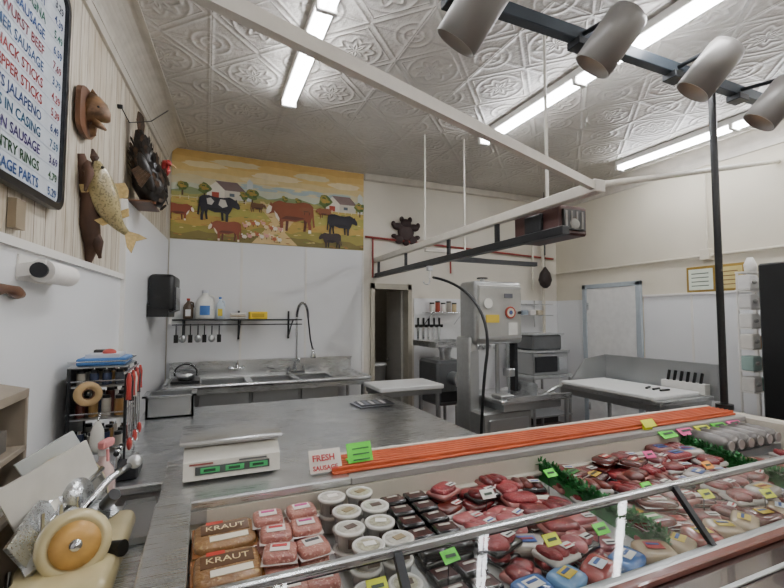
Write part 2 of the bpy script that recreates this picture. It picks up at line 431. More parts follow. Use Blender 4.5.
    def cw(cx, cy, s, col, dark, face=None, flip=False, patch=None):
        asp = W/Hm
        def T(pts): return [(cx+(-1 if flip else 1)*(a-.5)*s, cy+b*s*asp) for a, b in pts]
        for l in leg: P(T(l), dark)
        P(T(cow), col)
        P(T([(.3, .27), (.6, .25), (.8, .31), (.6, .33), (.4, .33)]), dark)
        if patch:
            P(T([(.3, .4), (.36, .56), (.48, .57), (.52, .42), (.42, .35)]), patch); P(T([(.62, .5), (.7, .59), (.8, .56), (.78, .42), (.68, .4)]), patch)
        if face:
            P(T([(0, .40), (.02, .47), (.07, .53), (.12, .5), (.1, .4), (.05, .35), (.01, .35)]), face)
            P(T([(.16, .42), (.2, .28), (.27, .2), (.27, .27), (.22, .36)]), face)
            P(T([(.285, 0), (.345, 0), (.345, .07), (.285, .07)]), face); P(T([(.87, 0), (.93, 0), (.93, .07), (.87, .07)]), face)
    cw(.04, .2, .13, '#8a452c', '#5c3020', '#efe6d4', True)
    cw(.22, .22, .2, '#232128', '#101014', None, True, '#c9c4ba')
    cw(.41, .36, .08, '#6d4a2c', '#40261a', None, True)
    cw(.58, .16, .26, '#8a4a2c', '#5e2f1e', '#efe6d4')
    cw(.76, .36, .09, '#87502f', '#50301e', None)
    cw(.87, .17, .18, '#222027', '#121116', None, True)
    cw(.66, .38, .07, '#8a5432', '#5a3722', None)
    cw(.25, .0, .16, '#8c4a30', '#613020', '#e6d8bf')
    cw(.80, .0, .13, '#3a2c2a', '#1c1615', None)
    for i in range(18):
        cx = .34+.022*(i % 9)+.01*r.random(); cy = .05+.13*(i//9)+.06*r.random(); c = ['#ece4d2', '#d8a093', '#e2cfa8', '#b5653f'][i % 4]
        blob(cx, cy, .012, .022, c, i, 10, .2); blob(cx-.012, cy+.024, .005, .011, c, i+50, 8, .2); P([(cx-.002, cy-.04), (cx+.002, cy-.04), (cx+.002, cy-.02), (cx-.002, cy-.02)], '#5b4222')
    w.done()
mural()

# ---------------------------------------------------------------- fluorescent fixtures
TUBE = emis('fluorescent_tube', '#f9faff', 45)
def fluor(x, y0, y1, z=H):
    w = B('fluorescent_light_fixture')
    w.b2((x-.06, y0, z-.06), (x+.06, y1, z-.002), WHITEP, .006)
    for y in (y0+.01, (y0+y1)/2, y1-.01): w.b2((x-.06, y-.018, z-.11), (x+.06, y+.018, z-.05), WHITEP, .004)
    ym = (y0+y1)/2
    for dx in (-.03, .03):
        w.cyl((x+dx, y0+.03, z-.085), (x+dx, ym-.02, z-.085), .016, TUBE, n=8); w.cyl((x+dx, ym+.02, z-.085), (x+dx, y1-.03, z-.085), .016, TUBE, n=8)
    w.done()
for x in (.6, 2.54, 4.47):
    fluor(x, 1.1, 3.53); fluor(x, -2.2, .25)  # second fixture of each pair is unseen behind the camera, added for more light
w = B('hall_fill_light'); w.lathe((2.3, 6.1, 2.5), [(0, -.06), (.1, -.05), (.13, -.001)], emis('hall_fill_glow', '#fff0d8', 6), 20); w.done()  # unseen light added above the doorway view to brighten the hallway

# ---------------------------------------------------------------- rails / struts
RAILW = C('#cfcabe', .4)
w = B('overhead_meat_rail')
w.b2((1.97, 1.70, 2.295), (2.03, 5.12, 2.36), RAILW, .006)
A0 = Vector((2.0, 1.73, 2.33)); A1 = Vector((-.77, .76, 2.33)); dd = (A1-A0)
w.box((A0+A1)/2, (dd.length, .030, .044), RAILW, rot=(0, 0, math.atan2(-dd.y, -dd.x)))
w.box(A0, (.08, .07, .07), RAILW, bev=.005)
w.cyl((2.0, 1.73, 2.34), (XR-.01, 2.25, 3.1), .02, RAILW)
for y in (2.1, 3.77): w.cyl((2, y, 2.3), (2, y, H-.002), .010, RAILW)
w.b2((1.96, 3.68, 2.24), (2.44, 3.72, 2.28), RAILW); w.cyl((2.42, 3.7, 2.26), (2.42, 3.7, H-.002), .009, RAILW)
w.b2((1.97, 1.95, 2.10), (2.03, 5.10, 2.155), DARK, .004)
w.b2((2.0, 3.3, 2.10), (3.0, 3.34, 2.14), DARK)
for y in (2.6, 3.3, 4.2, 5.0): w.b2((1.99, y, 2.13), (2.01, y+.04, 2.32), DARK)
w.done()
w = B('electric_hoist')
w.b2((2.06, 2.06, 2.13), (2.30, 2.5, 2.32), C('#4c302d', .4), .012); w.b2((2.08, 2.04, 2.16), (2.26, 2.06, 2.29), BLACK)
for i in range(5): w.b2((2.30, 2.12+.07*i, 2.16), (2.308, 2.15+.07*i, 2.29), BLACK)
w.ell((2.17, 2.05, 2.2), (.05, .02, .04), C('#9b9a94')); w.b2((2.032, 2.2, 2.17), (2.06, 2.36, 2.29), DARK, .005)
for k in range(4): w.b2((2.09+.045*k, 2.036, 2.17), (2.105+.045*k, 2.041, 2.28), C('#8d8a84'))
w.done()
w = B('meat_hook_trolley')
w.cyl((2.0, 3.68, 2.098), (2.0, 3.68, 1.98), .012, WHITEP); w.b2((1.975, 3.655, 2.05), (2.025, 3.705, 2.098), STEEL, .004)
w.loft([(2, 3.68, 1.99)]+[Vector((2-.035+.035*math.cos(a), 3.68, 1.95+.035*math.sin(a))) for a in [0, -.6, -1.2, -1.8, -2.4, -3.0]], .006, None, STEEL, n=6)
w.done()
w = B('power_cable')
w.loft(bez((2.005, 3.62, 1.98), (2.10, 3.35, 1.92), (2.17, 2.92, 1.75), (2.10, 2.9, 1.3), 14)+bez((2.10, 2.9, 1.3), (2.06, 2.9, 1.1), (2.03, 2.9, .8), (2.03, 2.92, .02), 8)[1:], .013, None, BLACK, n=8)
w.done()

# ---------------------------------------------------------------- track lights
w = B('lighting_track')
w.b2((.3, 1.72, 3.16), (XR-.02, 1.78, 3.235), SLATE, .004)
for x in (.9, 2.2, 3.14, 4.6): w.cyl((x, 1.75, 3.2), (x, 1.75, H-.002), .012, DARK)
w.done()
BULB = emis('warm_bulb', '#ffd2a0', 4); CAN = mat('track_can_grey', '#85827e', .4, .2, .06, 6)
for x, y, z in ((1.05, 1.5, 2.93), (1.88, 1.5, 3.02), (2.70, 1.5, 3.06), (3.38, 1.5, 3.0)):
    w = B('track_spotlight'); d = Vector((-.38, .50, -.78)).normalized(); c = Vector((x, y, z))
    L = .31; r = .100
    w.lathe(c, [(0, -L/2), (r*.55, -L/2), (r*.9, -L/2+.02), (r, -L/2+.05), (r, L/2), (r*.93, L/2), (r*.9, 0), (0, -.02)], CAN, 28, d)
    w.ell(c+d*.05, (.055, .055, .055), BULB)
    w.loft([c-d*.10, c-d*.17+Vector((0, .03, .02)), (x+.05, 1.74, 3.20)], .014, None, DARK, n=8)
    w.b2((x-.01, 1.70, 3.12), (x+.10, 1.79, 3.165), DARK, .004)
    w.done()
w = B('support_pole'); w.cyl((3.14, 1.75, 1.026), (3.14, 1.75, 3.158), .022, BLACK); w.cyl((3.14, 1.75, 1.0), (3.14, 1.75, 1.03), .05, BLACK); w.done()

# ---------------------------------------------------------------- left wall objects
w = B('menu_board')
s0, s1, z0, z1 = 1.05, 2.38, 2.07, 3.07; rr = .07
def rrect(a, b, c, d, r):
    o = []
    for cx, cy, st in ((b-r, c+r, -90), (b-r, d-r, 0), (a+r, d-r, 90), (a+r, c+r, 180)):
        for k in range(7):
            t = math.radians(st+15*k); o.append((cx+r*math.cos(t), cy+r*math.sin(t)))
    return o
o = rrect(s0, s1, z0, z1, rr); i_ = rrect(s0+.03, s1-.03, z0+.03, z1-.03, rr*.6)
w.prism([LW(a, .014, b) for a, b in o], ND*.012, C('#15171c', .3))
n = len(o); A = [LW(a, .045, b) for a, b in o]; A2 = [LW(a, .026, b) for a, b in o]; I = [LW(a, .045, b) for a, b in i_]; I2 = [LW(a, .026, b) for a, b in i_]
w.add(A+A2+I+I2, [[k, (k+1) % n, n+(k+1) % n, n+k] for k in range(n)]+[[k, (k+1) % n, 2*n+(k+1) % n, 2*n+k] for k in range(n)]+[[2*n+k, 2*n+(k+1) % n, 3*n+(k+1) % n, 3*n+k] for k in range(n)], C('#15171c', .3))
w.poly([LW(a, .029, b) for a, b in i_], C('#ccd3da', .25))
lines = [('SMOKED COUNTRY SAUSAGE', '#20263a'), ('POLISH RING GRIND UNIT', '#1f3a6a'), ('COTTO SALAMI & BOLOGNA', '#14594a'), ('SMOKED POLISH SAUSAGE', '#173f78'), ('SWEET BRATWURST BEEF', '#741c2c'), ('SUMMER SAUSAGE', '#1c4570'), ('BEEF SNACK STICKS', '#8a2020'), ('PEPPER STICKS', '#8a1a1a'), ('CHEESE BRATS JALAPENO', '#1f3a6a'), ('WIENERS IN CASING', '#134a68'), ('HAM BACON SAUSAGE', '#30205e'), ('COUNTRY RINGS', '#14421f'), ('BAGS OF SAUSAGE PARTS', '#14427a')]
for k, (t, c) in enumerate(lines):
    z = z1-.12-k*.069
    w.text(t, .056, LW(s1-.22, .031, z), SD, (0, 0, 1), C(c), True, .0012); w.text('%d.%02d' % (3+k % 5, 29+10*(k % 6)), .050, LW(s1-.05, .031, z), SD, (0, 0, 1), C(c), True, .0010)
    w.prism([LW(s0+.06, .0305, z-.012), LW(s1-.06, .0305, z-.012), LW(s1-.06, .0305, z-.009), LW(s0+.06, .0305, z-.009)], ND*.0004, C('#a7b2bd'))
w.done()

w = B('mounted_fish_head_plaque'); c0 = LW(2.66, .02, 2.66)
w.prism([c0-ND*.004+SD*(.13*math.cos(a)*(1+.12*math.cos(3*a)))+Vector((0, 0, .14*math.sin(a)*(1+.08*math.cos(2*a)))) for a in [2*PI*k/24 for k in range(24)]], ND*.022, WOODP)
FT = mat('taxidermy_tan', '#6f5236', .5, 0, .5, 30)
w.loft([c0+ND*.015+Vector((0, 0, .03)), c0+ND*.04+Vector((0, 0, .025)), c0+ND*.07+Vector((0, 0, .01)), c0+ND*.095-Vector((0, 0, .01)), c0+ND*.11-Vector((0, 0, .03))], [.05, .048, .038, .026, .01], [.085, .08, .06, .035, .012], FT, n=12)
w.loft([c0+ND*.05-Vector((0, 0, .04)), c0+ND*.08-Vector((0, 0, .06)), c0+ND*.10-Vector((0, 0, .075))], [.035, .025, .008], [.02, .015, .006], FT, n=10)
w.ell(c0+ND*.07+Vector((0, 0, .03))-SD*.03, (.010, .010, .010), BLACK); w.ell(c0+ND*.07+Vector((0, 0, .03))+SD*.035, (.010, .010, .010), BLACK)
w.prism([c0+ND*.01+Vector((0, 0, .08)), c0+ND*.03+Vector((0, 0, .14)), c0+ND*.06+Vector((0, 0, .10)), c0+ND*.06+Vector((0, 0, .06))], SD*.006, FT)
w.prism([c0+ND*.02-Vector((0, 0, .05)), c0+ND*.03-Vector((0, 0, .12)), c0+ND*.055-Vector((0, 0, .11)), c0+ND*.05-Vector((0, 0, .05))], SD*.006, FT)
w.done()

w = B('mounted_walleye_fish'); w.T = Matrix.Translation((-.012, -.14, -.02))
w.loft([(-.60, 2.80, 2.47), (-.585, 2.84, 2.36), (-.56, 2.87, 2.25), (-.575, 2.9, 2.12), (-.56, 2.93, 2.02), (-.58, 2.96, 1.92)], [.02, .04, .05, .055, .04, .015], [.03, .05, .07, .08, .05, .02], WOODD, n=10, up=(0, 1, 0))
w.loft([(-.575, 2.88, 2.3), (-.54, 2.84, 2.40), (-.545, 2.84, 2.47), (-.56, 2.86, 2.52)], [.04, .03, .022, .006], None, WOODD, n=8)
w.loft([(-.57, 2.92, 2.1), (-.53, 2.9, 2.02), (-.52, 2.92, 1.94)], [.04, .03, .008], None, WOODD, n=8)
w.loft([(-.575, 2.82, 2.42), (-.55, 2.76, 2.36), (-.56, 2.74, 2.26)], [.03, .022, .006], None, WOODD, n=8)
def fishmat():
    n = NT('walleye_skin'); v = n.coord(); a = n.noise(v, 90, 3); b = n.noise(v, 12, 3)
    base = n.mix(b, lin('#7c7148'), lin('#b5a578'))
    f = n.math('MULTIPLY', n.math('GREATER_THAN', a, .56), .6); n.l.new(n.mix(f, base, lin('#544d30')), n.p.inputs['Base Color'])
    n.p.inputs['Roughness'].default_value = .3; n.p.inputs['Coat Weight'].default_value = .3; return n.m
FS = fishmat(); sp = bez((-.525, 2.80, 2.44), (-.50, 2.82, 2.32), (-.50, 2.85, 2.17), (-.40, 2.92, 2.09), 10)
rh = [.014, .034, .050, .062, .068, .068, .062, .052, .040, .028, .018]; rw = [x*.62 for x in rh]; rw[0] = .012
upv = Vector((.6, .25, .5))
w.loft(sp, rw, rh, FS, n=14, up=upv)
FIN = mat('fish_fin', '#a58c55', .4, 0, .3, 60)
tl = sp[-1]; td = (sp[-1]-sp[-2]).normalized(); tu = Vector((0, 0, 1)); tu = (tu-td*tu.dot(td)).normalized()
w.prism([tl-tu*.015, tl+td*.05-tu*.06, tl+td*.09-tu*.07, tl+td*.065, tl+td*.10+tu*.06, tl+td*.05+tu*.045, tl+tu*.015], (.002, .005, 0), FIN)
def fin(i, j, side, hgt):
    base = [sp[k]+side*rh[k]*.85 for k in range(i, j+1)]
    top = [sp[k]+side*(rh[k]+hgt*(1-.5*abs((k-i)/(j-i)-.35))) for k in range(j, i-1, -1)]
    w.prism(base+top, (.003, .004, 0), FIN)
def perp(k):
    t = (sp[min(k+1, 10)]-sp[k-1]).normalized(); sd = t.cross(upv).normalized(); return sd.cross(t)
fin(3, 5, perp(4), .06); fin(7, 8, perp(7), .05); fin(7, 8, -perp(7), .045); fin(3, 4, -perp(3), .05)
w.ell(sp[1]+perp(1)*.012+Vector((.01, -.026, 0)), (.008, .008, .008), BLACK)
w.done()

w = B('mounted_wild_turkey'); FE = mat('dark_feathers', '#1f1b17', .35, .15, .7, 35, .6, 60); FB = mat('feather_bronze', '#4a382a', .4, .3, .6, 30)
pv = Vector((-.44, 3.58, 2.433)); w.T = Matrix.Translation(ND*.045) @ Matrix.Translation(pv) @ Matrix.Diagonal((1.15, 1.2, 1.20, 1)) @ Matrix.Translation(-pv)
BP = [(-.50, 3.52, 2.86), (-.485, 3.545, 2.77), (-.465, 3.57, 2.67), (-.44, 3.60, 2.58), (-.41, 3.62, 2.52), (-.375, 3.635, 2.50), (-.345, 3.64, 2.52)]
w.loft(BP, [.02, .05, .08, .10, .10, .07, .02], [.02, .05, .08, .11, .11, .075, .02], FE, n=14)
for k in range(9):
    a = (k-4)*.10; b0 = Vector((-.49, 3.54, 2.76)); d = Vector((-.02-.12*a, -.10-.55*a, 1)).normalized(); sd = Vector((.35, .9, 0))*.022
    w.prism([b0-sd*.5, b0+d*.15-sd, b0+d*.205, b0+d*.15+sd, b0+sd*.5], (.004, -.001, 0), FE if k % 2 else FB)
rf = random.Random(21)
for k in range(220):
    t = rf.uniform(.8, 5.2); i = int(t); p = Vector(BP[i]).lerp(Vector(BP[i+1]), t-i); rr_ = [.02, .05, .08, .10, .10, .07, .02]; R_ = rr_[i]*(1-t+i)+rr_[i+1]*(t-i)
    tg = (Vector(BP[i])-Vector(BP[i+1])).normalized(); a = rf.uniform(0, 2*PI); s1_ = tg.cross(Vector((0, 1, 0))).normalized(); s2_ = tg.cross(s1_)
    nn = s1_*math.cos(a)+s2_*math.sin(a); b0 = p+nn*R_*.97; sw = tg.cross(nn)*.013; ln = .05
    w.poly([b0-sw*.6, b0+sw*.6, b0+tg*ln*.7+nn*.010+sw, b0+tg*ln+nn*.014, b0+tg*ln*.7+nn*.010-sw], FB if rf.random() < .4 else FE)
for yy, sg in ((3.50, -1), (3.69, 1)):
    w.ell((-.45, yy, 2.60), (.035, .022, .12), FE, rot=(.2*-sg, -.35, 0))
    for k in range(5): w.prism([(-.44-.01*k, yy+sg*.02, 2.60+.01*k), (-.42-.01*k, yy+sg*.024, 2.58+.01*k), (-.47-.012*k, yy+sg*.02, 2.50+.02*k), (-.49-.01*k, yy+sg*.018, 2.52+.02*k)], (0, .003, 0), FB)
RH = mat('turkey_head_red', '#9a2b28', .45, 0, .35, 60, .4, 90)
w.loft([(-.385, 3.63, 2.53), (-.372, 3.635, 2.58), (-.375, 3.63, 2.63), (-.372, 3.625, 2.67)], [.05, .03, .02, .016], None, FE, n=10)
w.loft([(-.373, 3.63, 2.62), (-.370, 3.625, 2.675), (-.357, 3.62, 2.71), (-.337, 3.61, 2.71), (-.318, 3.605, 2.695)], [.017, .018, .024, .02, .009], None, RH, n=10)
w.loft([(-.322, 3.606, 2.698), (-.303, 3.60, 2.690), (-.288, 3.595, 2.674)], [.009, .006, .002], None, C('#c7a574'), n=8)
w.loft([(-.337, 3.61, 2.69), (-.337, 3.605, 2.655), (-.343, 3.605, 2.625)], [.007, .013, .004], None, RH, n=8)
w.ell((-.347, 3.594, 2.715), (.004, .004, .004), BLACK)
w.cyl((-.36, 3.64, 2.52), (-.335, 3.65, 2.45), .006, BLACK, r1=.002, n=6)
LEG = C('#9a6a50')
for y in (3.57, 3.65):
    w.loft([(-.44, y, 2.50), (-.45, y, 2.46), (-.44, y, 2.435)], [.03, .012, .009], None, LEG, n=8)
    for a in (-.5, 0, .5): w.cyl((-.44, y, 2.438), (-.40, y+.04*a, 2.438), .005, LEG, r1=.003, n=6)
w.done()
w = B('trophy_ledge'); w.prism([LW(3.50, .003, 2.421), LW(3.82, .003, 2.421), LW(3.82, .175, 2.421), LW(3.50, .175, 2.421)], (0, 0, .011), WOODP); w.done()

w = B('paper_towel_roll_holder')
a = LW(2.08, .085, 1.78); b = LW(2.34, .085, 1.78)
w.cyl(a, b, .045, C('#efece6', .8), n=24); w.cyl(a-SD*.02, b+SD*.02, .01, C('#d8d4cb'))
w.prism([LW(2.06, .013, 1.74), LW(2.36, .013, 1.74), LW(2.36, .02, 1.74), LW(2.06, .02, 1.74)], (0, 0, .1), WHITEP)
for s_ in (2.055, 2.355): w.prism([LW(s_, .013, 1.75), LW(s_+.015, .013, 1.75), LW(s_+.015, .105, 1.77), LW(s_, .105, 1.77)], (0, 0, .05), WHITEP)
w.cyl(a-SD*.026, a-SD*.014, .03, DARK)
w.done()
w = B('wooden_wall_hook'); w.T = Matrix.Translation(SD*-.08)
w.loft([LW(1.85, .035, 1.685), LW(1.93, .035, 1.69), LW(2.02, .035, 1.70), LW(2.1, .035, 1.69), LW(2.14, .035, 1.685)], [.02, .02, .015, .02, .012], [.02, .028, .015, .025, .014], WOODP, n=10)
w.cyl(LW(2.0, .013, 1.70), LW(2.0, .03, 1.70), .012, WOODP); w.done()
w = B('wall_switch_box'); w.prism([LW(2.0, .003, 1.93), LW(2.07, .003, 1.93), LW(2.07, .03, 1.93), LW(2.0, .03, 1.93)], (0, 0, .11), C('#8b7d66')); w.done()
w = B('hanging_wire'); w.loft([LW(3.3, .02, 3.0), LW(3.35, .06, 2.92), LW(3.6, .14, 3.05), LW(3.9, .2, 3.28)], .004, None, BLACK, n=6); w.cyl(LW(3.3, .001, 3.0), LW(3.3, .03, 3.0), .015, DARK); w.done()

w = B('black_towel_dispenser')
w.prism([LW(4.18, .034, 1.60), LW(4.5, .034, 1.60), LW(4.5, .2, 1.60), LW(4.18, .2, 1.60)], (0, 0, .10), BLACK)
w.box(LW(4.34, .14, 1.81), (.205, .33, .32), BLACK, rot=(0, 0, -.087), bev=.04, seg=4)
w.prism([LW(4.22, .2, 1.64), LW(4.46, .2, 1.64), LW(4.46, .25, 1.66), LW(4.22, .25, 1.66)], (0, 0, .2), mat('smoky_plastic', '#2b2c30', .15, 0, .1, coat=.4))
w.poly([LW(4.27, .19, 1.6), LW(4.41, .19, 1.6), LW(4.41, .19, 1.54), LW(4.27, .19, 1.54)], C('#f2f0ea'))
w.done()

# ---------------------------------------------------------------- back wall: shelf, sink
w = B('wire_wall_shelf')
y0, y1, x0, x1, zs = 4.83, 5.11, -.30, 1.0, 1.57
for y in (y0, y1): w.cyl((x0, y, zs), (x1, y, zs), .007, DARK, n=8)
w.cyl((x0, y0, zs-.05), (x1, y0, zs-.05), .006, DARK, n=8)
for k in range(27): w.cyl((x0+.05*k, y0, zs), (x0+.05*k, y1, zs), .0035, DARK, n=6)
for x in (x0+.1, .35, x1-.1): w.loft([(x, y1, zs-.2), (x, y0+.1, zs-.06), (x, y0, zs-.01)], .008, None, DARK, n=6); w.b2((x-.01, y1-.005, zs-.22), (x+.01, D-.016, zs+.1), DARK)
w.done()
def jug(x, y, z, h, r, col, cap, name, lab='#3f6fae'):
    w = B(name); w.lathe((x, y, z), [(0, 0), (r*.95, 0), (r, .02), (r, h*.6), (r*.8, h*.75), (r*.3, h*.9), (r*.3, h), (0, h)], C(col, .35, .3), 16)
    w.cyl((x, y, z+h*.98), (x, y, z+h*1.08), r*.34, C(cap, .4))
    w.loft([(x+r*.35, y, z+h*.9), (x+r*.9, y, z+h*.85), (x+r, y, z+h*.6)], .01, None, C(col, .35, .3), n=6)
    w.b2((x-r*.5, y-r-.002, z+h*.15), (x+r*.5, y-r+.01, z+h*.5), C(lab)); w.done()
zt = zs+.008
jug(.0, 4.95, zt, .28, .095, '#e4e4dc', '#cfd2d8', 'bleach_jug')
jug(.15, 5.0, zt, .22, .045, '#c9d6e0', '#3a6fb0', 'cleaner_bottle', '#d8c23c'); jug(-.16, 4.97, zt, .2, .05, '#5a4a3a', '#b04030', 'cleaner_bottle', '#e0e0e0')
w = B('yellow_scrub_pad_box'); w.box((.54, 4.97, zt+.04), (.19, .14, .08), C('#e5c52a', .5), bev=.006); w.b2((.47, 4.898, zt+.02), (.60, 4.901, zt+.06), C('#b99a1c')); w.done()
w = B('folded_cloth_stack')
for k in range(3): w.box((.33, 4.97, zt+.012+.022*k), (.16, .16, .02), C(['#d9d4c8', '#c9b9a2', '#e6e2da'][k], .8), bev=.008, seg=2)
w.done()
w = B('hanging_utensils')
for k, x in enumerate((-.26, -.2, -.13, -.06, .0, .07, .14)):
    w.cyl((x, 4.815, zs-.060), (x, 4.815, zs-.16), .006, DARK, n=6); w.loft([(x, 4.815, zs-.06), (x, 4.81, zs-.045), (x, 4.825, zs-.041)], .003, None, DARK, n=6)
    if k % 2: w.ell((x, 4.815, zs-.19), (.035, .02, .04), STEEL2)
    else: w.b2((x-.02, 4.81, zs-.23), (x+.02, 4.82, zs-.15), BLACK)
w.done()

w = B('three_compartment_sink')
ys, ye, zr = 4.40, 5.10, .95
bowls = [(-.02, .40), (.46, .88), (.94, 1.30)]
w.b2((-.33, ye-.02, .90), (1.66, ye, 1.12), STEEL, .004); w.b2((-.33, ye-.05, 1.105), (1.66, ye, 1.125), STEEL)
w.b2((-.33, ys, zr-.02), (-.02, ye-.02, zr), STEEL); w.b2((1.30, ys, zr-.02), (1.66, ye-.02, zr), STEEL)
w.b2((-.02, ys, zr-.02), (1.30, ys+.05, zr), STEEL); w.b2((-.02, ye-.16, zr-.02), (1.30, ye-.02, zr), STEEL)
w.b2((.40, ys+.05, zr-.02), (.46, ye-.16, zr), STEEL); w.b2((.88, ys+.05, zr-.02), (.94, ye-.16, zr), STEEL)
w.cyl((-.33, ys, zr), (1.62, ys, zr), .022, STEEL, n=12); w.cyl((1.66, ys+.04, zr), (1.66, ye, zr), .022, STEEL, n=12); w.cyl((-.33, ys, zr), (-.33, ye, zr), .022, STEEL, n=12)
w.ell((1.64, ys+.02, zr), (.04, .04, .022), STEEL)
w.b2((-.33, ys-.004, zr-.07), (1.66, ys+.01, zr), STEEL)
for a, b in bowls:
    w.b2((a-.01, ys+.04, .60), (a, ye-.15, zr-.015), STEEL2); w.b2((b, ys+.04, .60), (b+.01, ye-.15, zr-.015), STEEL2)
    w.b2((a, ys+.04, .60), (b, ys+.05, zr-.015), STEEL2); w.b2((a, ye-.16, .60), (b, ye-.15, zr-.015), STEEL2); w.b2((a, ys+.04, .59), (b, ye-.15, .60), STEEL2)
    w.cyl(((a+b)/2, 4.7, .55), ((a+b)/2, 4.7, .59), .04, STEEL2); w.cyl(((a+b)/2, 4.7, .4), ((a+b)/2, 4.7, .55), .02, STEEL2)
for x in (-.28, .43, .91, 1.6):
    for y in (ys+.08, ye-.08): w.cyl((x, y, 0), (x, y, zr-.02), .02, STEEL2)
w.cyl((.2, 4.7, .4), (1.1, 4.7, .4), .02, STEEL2)
w.done()
w = B('pre_rinse_faucet'); fy = 5.02; fx = .98
w.b2((fx-.1, fy-.03, zr+.002), (fx+.1, fy+.03, zr+.04), CHROME, .01)
for dx in (-.08, .08): w.cyl((fx+dx, fy, zr+.04), (fx+dx, fy, zr+.08), .016, CHROME); w.cyl((fx+dx, fy, zr+.085), (fx+dx, fy-.07, zr+.09), .007, CHROME)
w.cyl((fx, fy, zr+.04), (fx, fy, 1.60), .012, CHROME)
arc = [Vector((fx+.0, fy-.09+.09*math.cos(a), 1.60+.16*math.sin(a))) for a in [PI*k/16 for k in range(17)]]+[Vector((fx+.03, fy-.18, 1.35)), Vector((fx+.06, fy-.18, 1.22))]
arc = [Vector((p.x+.09*(1-math.cos(min(PI, PI*i/16)))/2, p.y, p.z)) for i, p in enumerate(arc)]
w.loft(arc, .009, None, DARK, n=8)
coil = []
for i in range(0, 240):
    t = i/239*16; k = int(min(t, 15.999)); f = t-k; p = arc[k].lerp(arc[k+1], f); a = i*.9
    coil.append(p+Vector((math.cos(a)*.016, 0, math.sin(a)*.016))*.9)
w.loft(coil, .0035, None, CHROME, n=5)
e = arc[-1]; w.lathe(e, [(0, .03), (.014, .03), (.018, -.03), (.028, -.07), (.026, -.08), (0, -.08)], CHROME, 14); w.loft([e+Vector((0, 0, 0)), e+Vector((.02, -.03, -.02)), e+Vector((.02, -.04, -.08))], .006, None, CHROME, n=6)
w.cyl((fx, fy, 1.1), (fx, fy-.15, 1.13), .011, CHROME); w.cyl((fx, fy-.15, 1.13), (fx, fy-.15, 1.09), .011, CHROME)
w.cyl((fx, D-.02, 1.45), (fx, fy, 1.45), .008, CHROME)
w.done()
w = B('wall_faucet')
for x in (.26, .4): w.cyl((x, 5.078, 1.04), (x, 5.02, 1.04), .014, CHROME); w.ell((x, 5.01, 1.05), (.02, .02, .02), CHROME)
w.cyl((.26, 5.03, 1.04), (.4, 5.03, 1.04), .012, CHROME); w.loft([(.33, 5.03, 1.04), (.33, 5.0, 1.11), (.33, 4.88, 1.13), (.33, 4.82, 1.07)], .01, None, CHROME, n=8); w.done()
w = B('dish_rack_with_hoses')
for k in range(4):
    w.loft([Vector((-.16+.10*math.cos(a), 4.72+.05*k, 1.05+.085*math.sin(a))) for a in [PI*j/10 for j in range(-1, 12)]], .008, None, CHROME if k % 2 else BLACK, n=6)
w.b2((-.29, 4.66, .951), (-.03, 4.92, .975), BLACK, .004); w.lathe((-.16, 4.8, .975), [(0, 0), (.07, 0), (.1, .07), (.095, .07), (.065, .01), (0, .01)], STEEL)
w.done()

# ---------------------------------------------------------------- prep table
w = B('stainless_prep_table')
w.b2((-.40, 2.10, .86), (1.52, 3.72, .90), STEEL, .008)
w.b2((-.37, 2.13, .80), (1.49, 3.69, .86), STEEL2)
for x in (-.33, 1.45):
    for y in (2.2, 3.62): w.cyl((x, y, 0), (x, y, .82), .022, STEEL2)
w.b2((-.34, 2.2, .25), (1.46, 3.62, .27), STEEL2)
w.done()
w = B('steel_steam_pan')
w.b2((-.36, 3.40, .901), (-.06, 3.415, 1.05), STEEL2); w.b2((-.36, 3.62, .901), (-.06, 3.635, 1.05), STEEL2); w.b2((-.36, 3.4, .901), (-.345, 3.635, 1.05), STEEL2); w.b2((-.075, 3.4, .901), (-.06, 3.635, 1.05), STEEL2); w.b2((-.36, 3.4, .901), (-.06, 3.635, .912), STEEL2)
w.b2((-.38, 3.38, 1.045), (-.04, 3.41, 1.055), STEEL); w.b2((-.38, 3.625, 1.045), (-.04, 3.655, 1.055), STEEL); w.b2((-.38, 3.38, 1.045), (-.35, 3.655, 1.055), STEEL); w.b2((-.07, 3.38, 1.045), (-.04, 3.655, 1.055), STEEL)
w.done()
w = B('stack_of_magazines')
for k in range(4): w.box((1.22+.01*k, 3.25-.01*k, .904+.006*k+.002), (.26, .2, .006), C(['#3c3c44', '#cfd2d6', '#5a5c66', '#2a2b31'][k], .3), rot=(0, 0, .1-.05*k))
for k in range(5): w.box((1.13+.045*k, 3.22, .9275), (.025, .14, .001), C(['#d8d8d8', '#8a8f9a'][k % 2]), rot=(0, 0, -.05))
w.done()

w = B('cutting_board_table')
w.b2((1.56, 3.86, .87), (2.26, 4.34, .915), BOARD, .008); w.b2((1.58, 3.88, .82), (2.24, 4.32, .87), STEEL2)
for x in (1.61, 2.21):
    for y in (3.91, 4.29): w.cyl((x, y, 0), (x, y, .83), .02, STEEL2)
w.b2((1.6, 3.9, .3), (2.22, 4.3, .32), STEEL2); w.done()

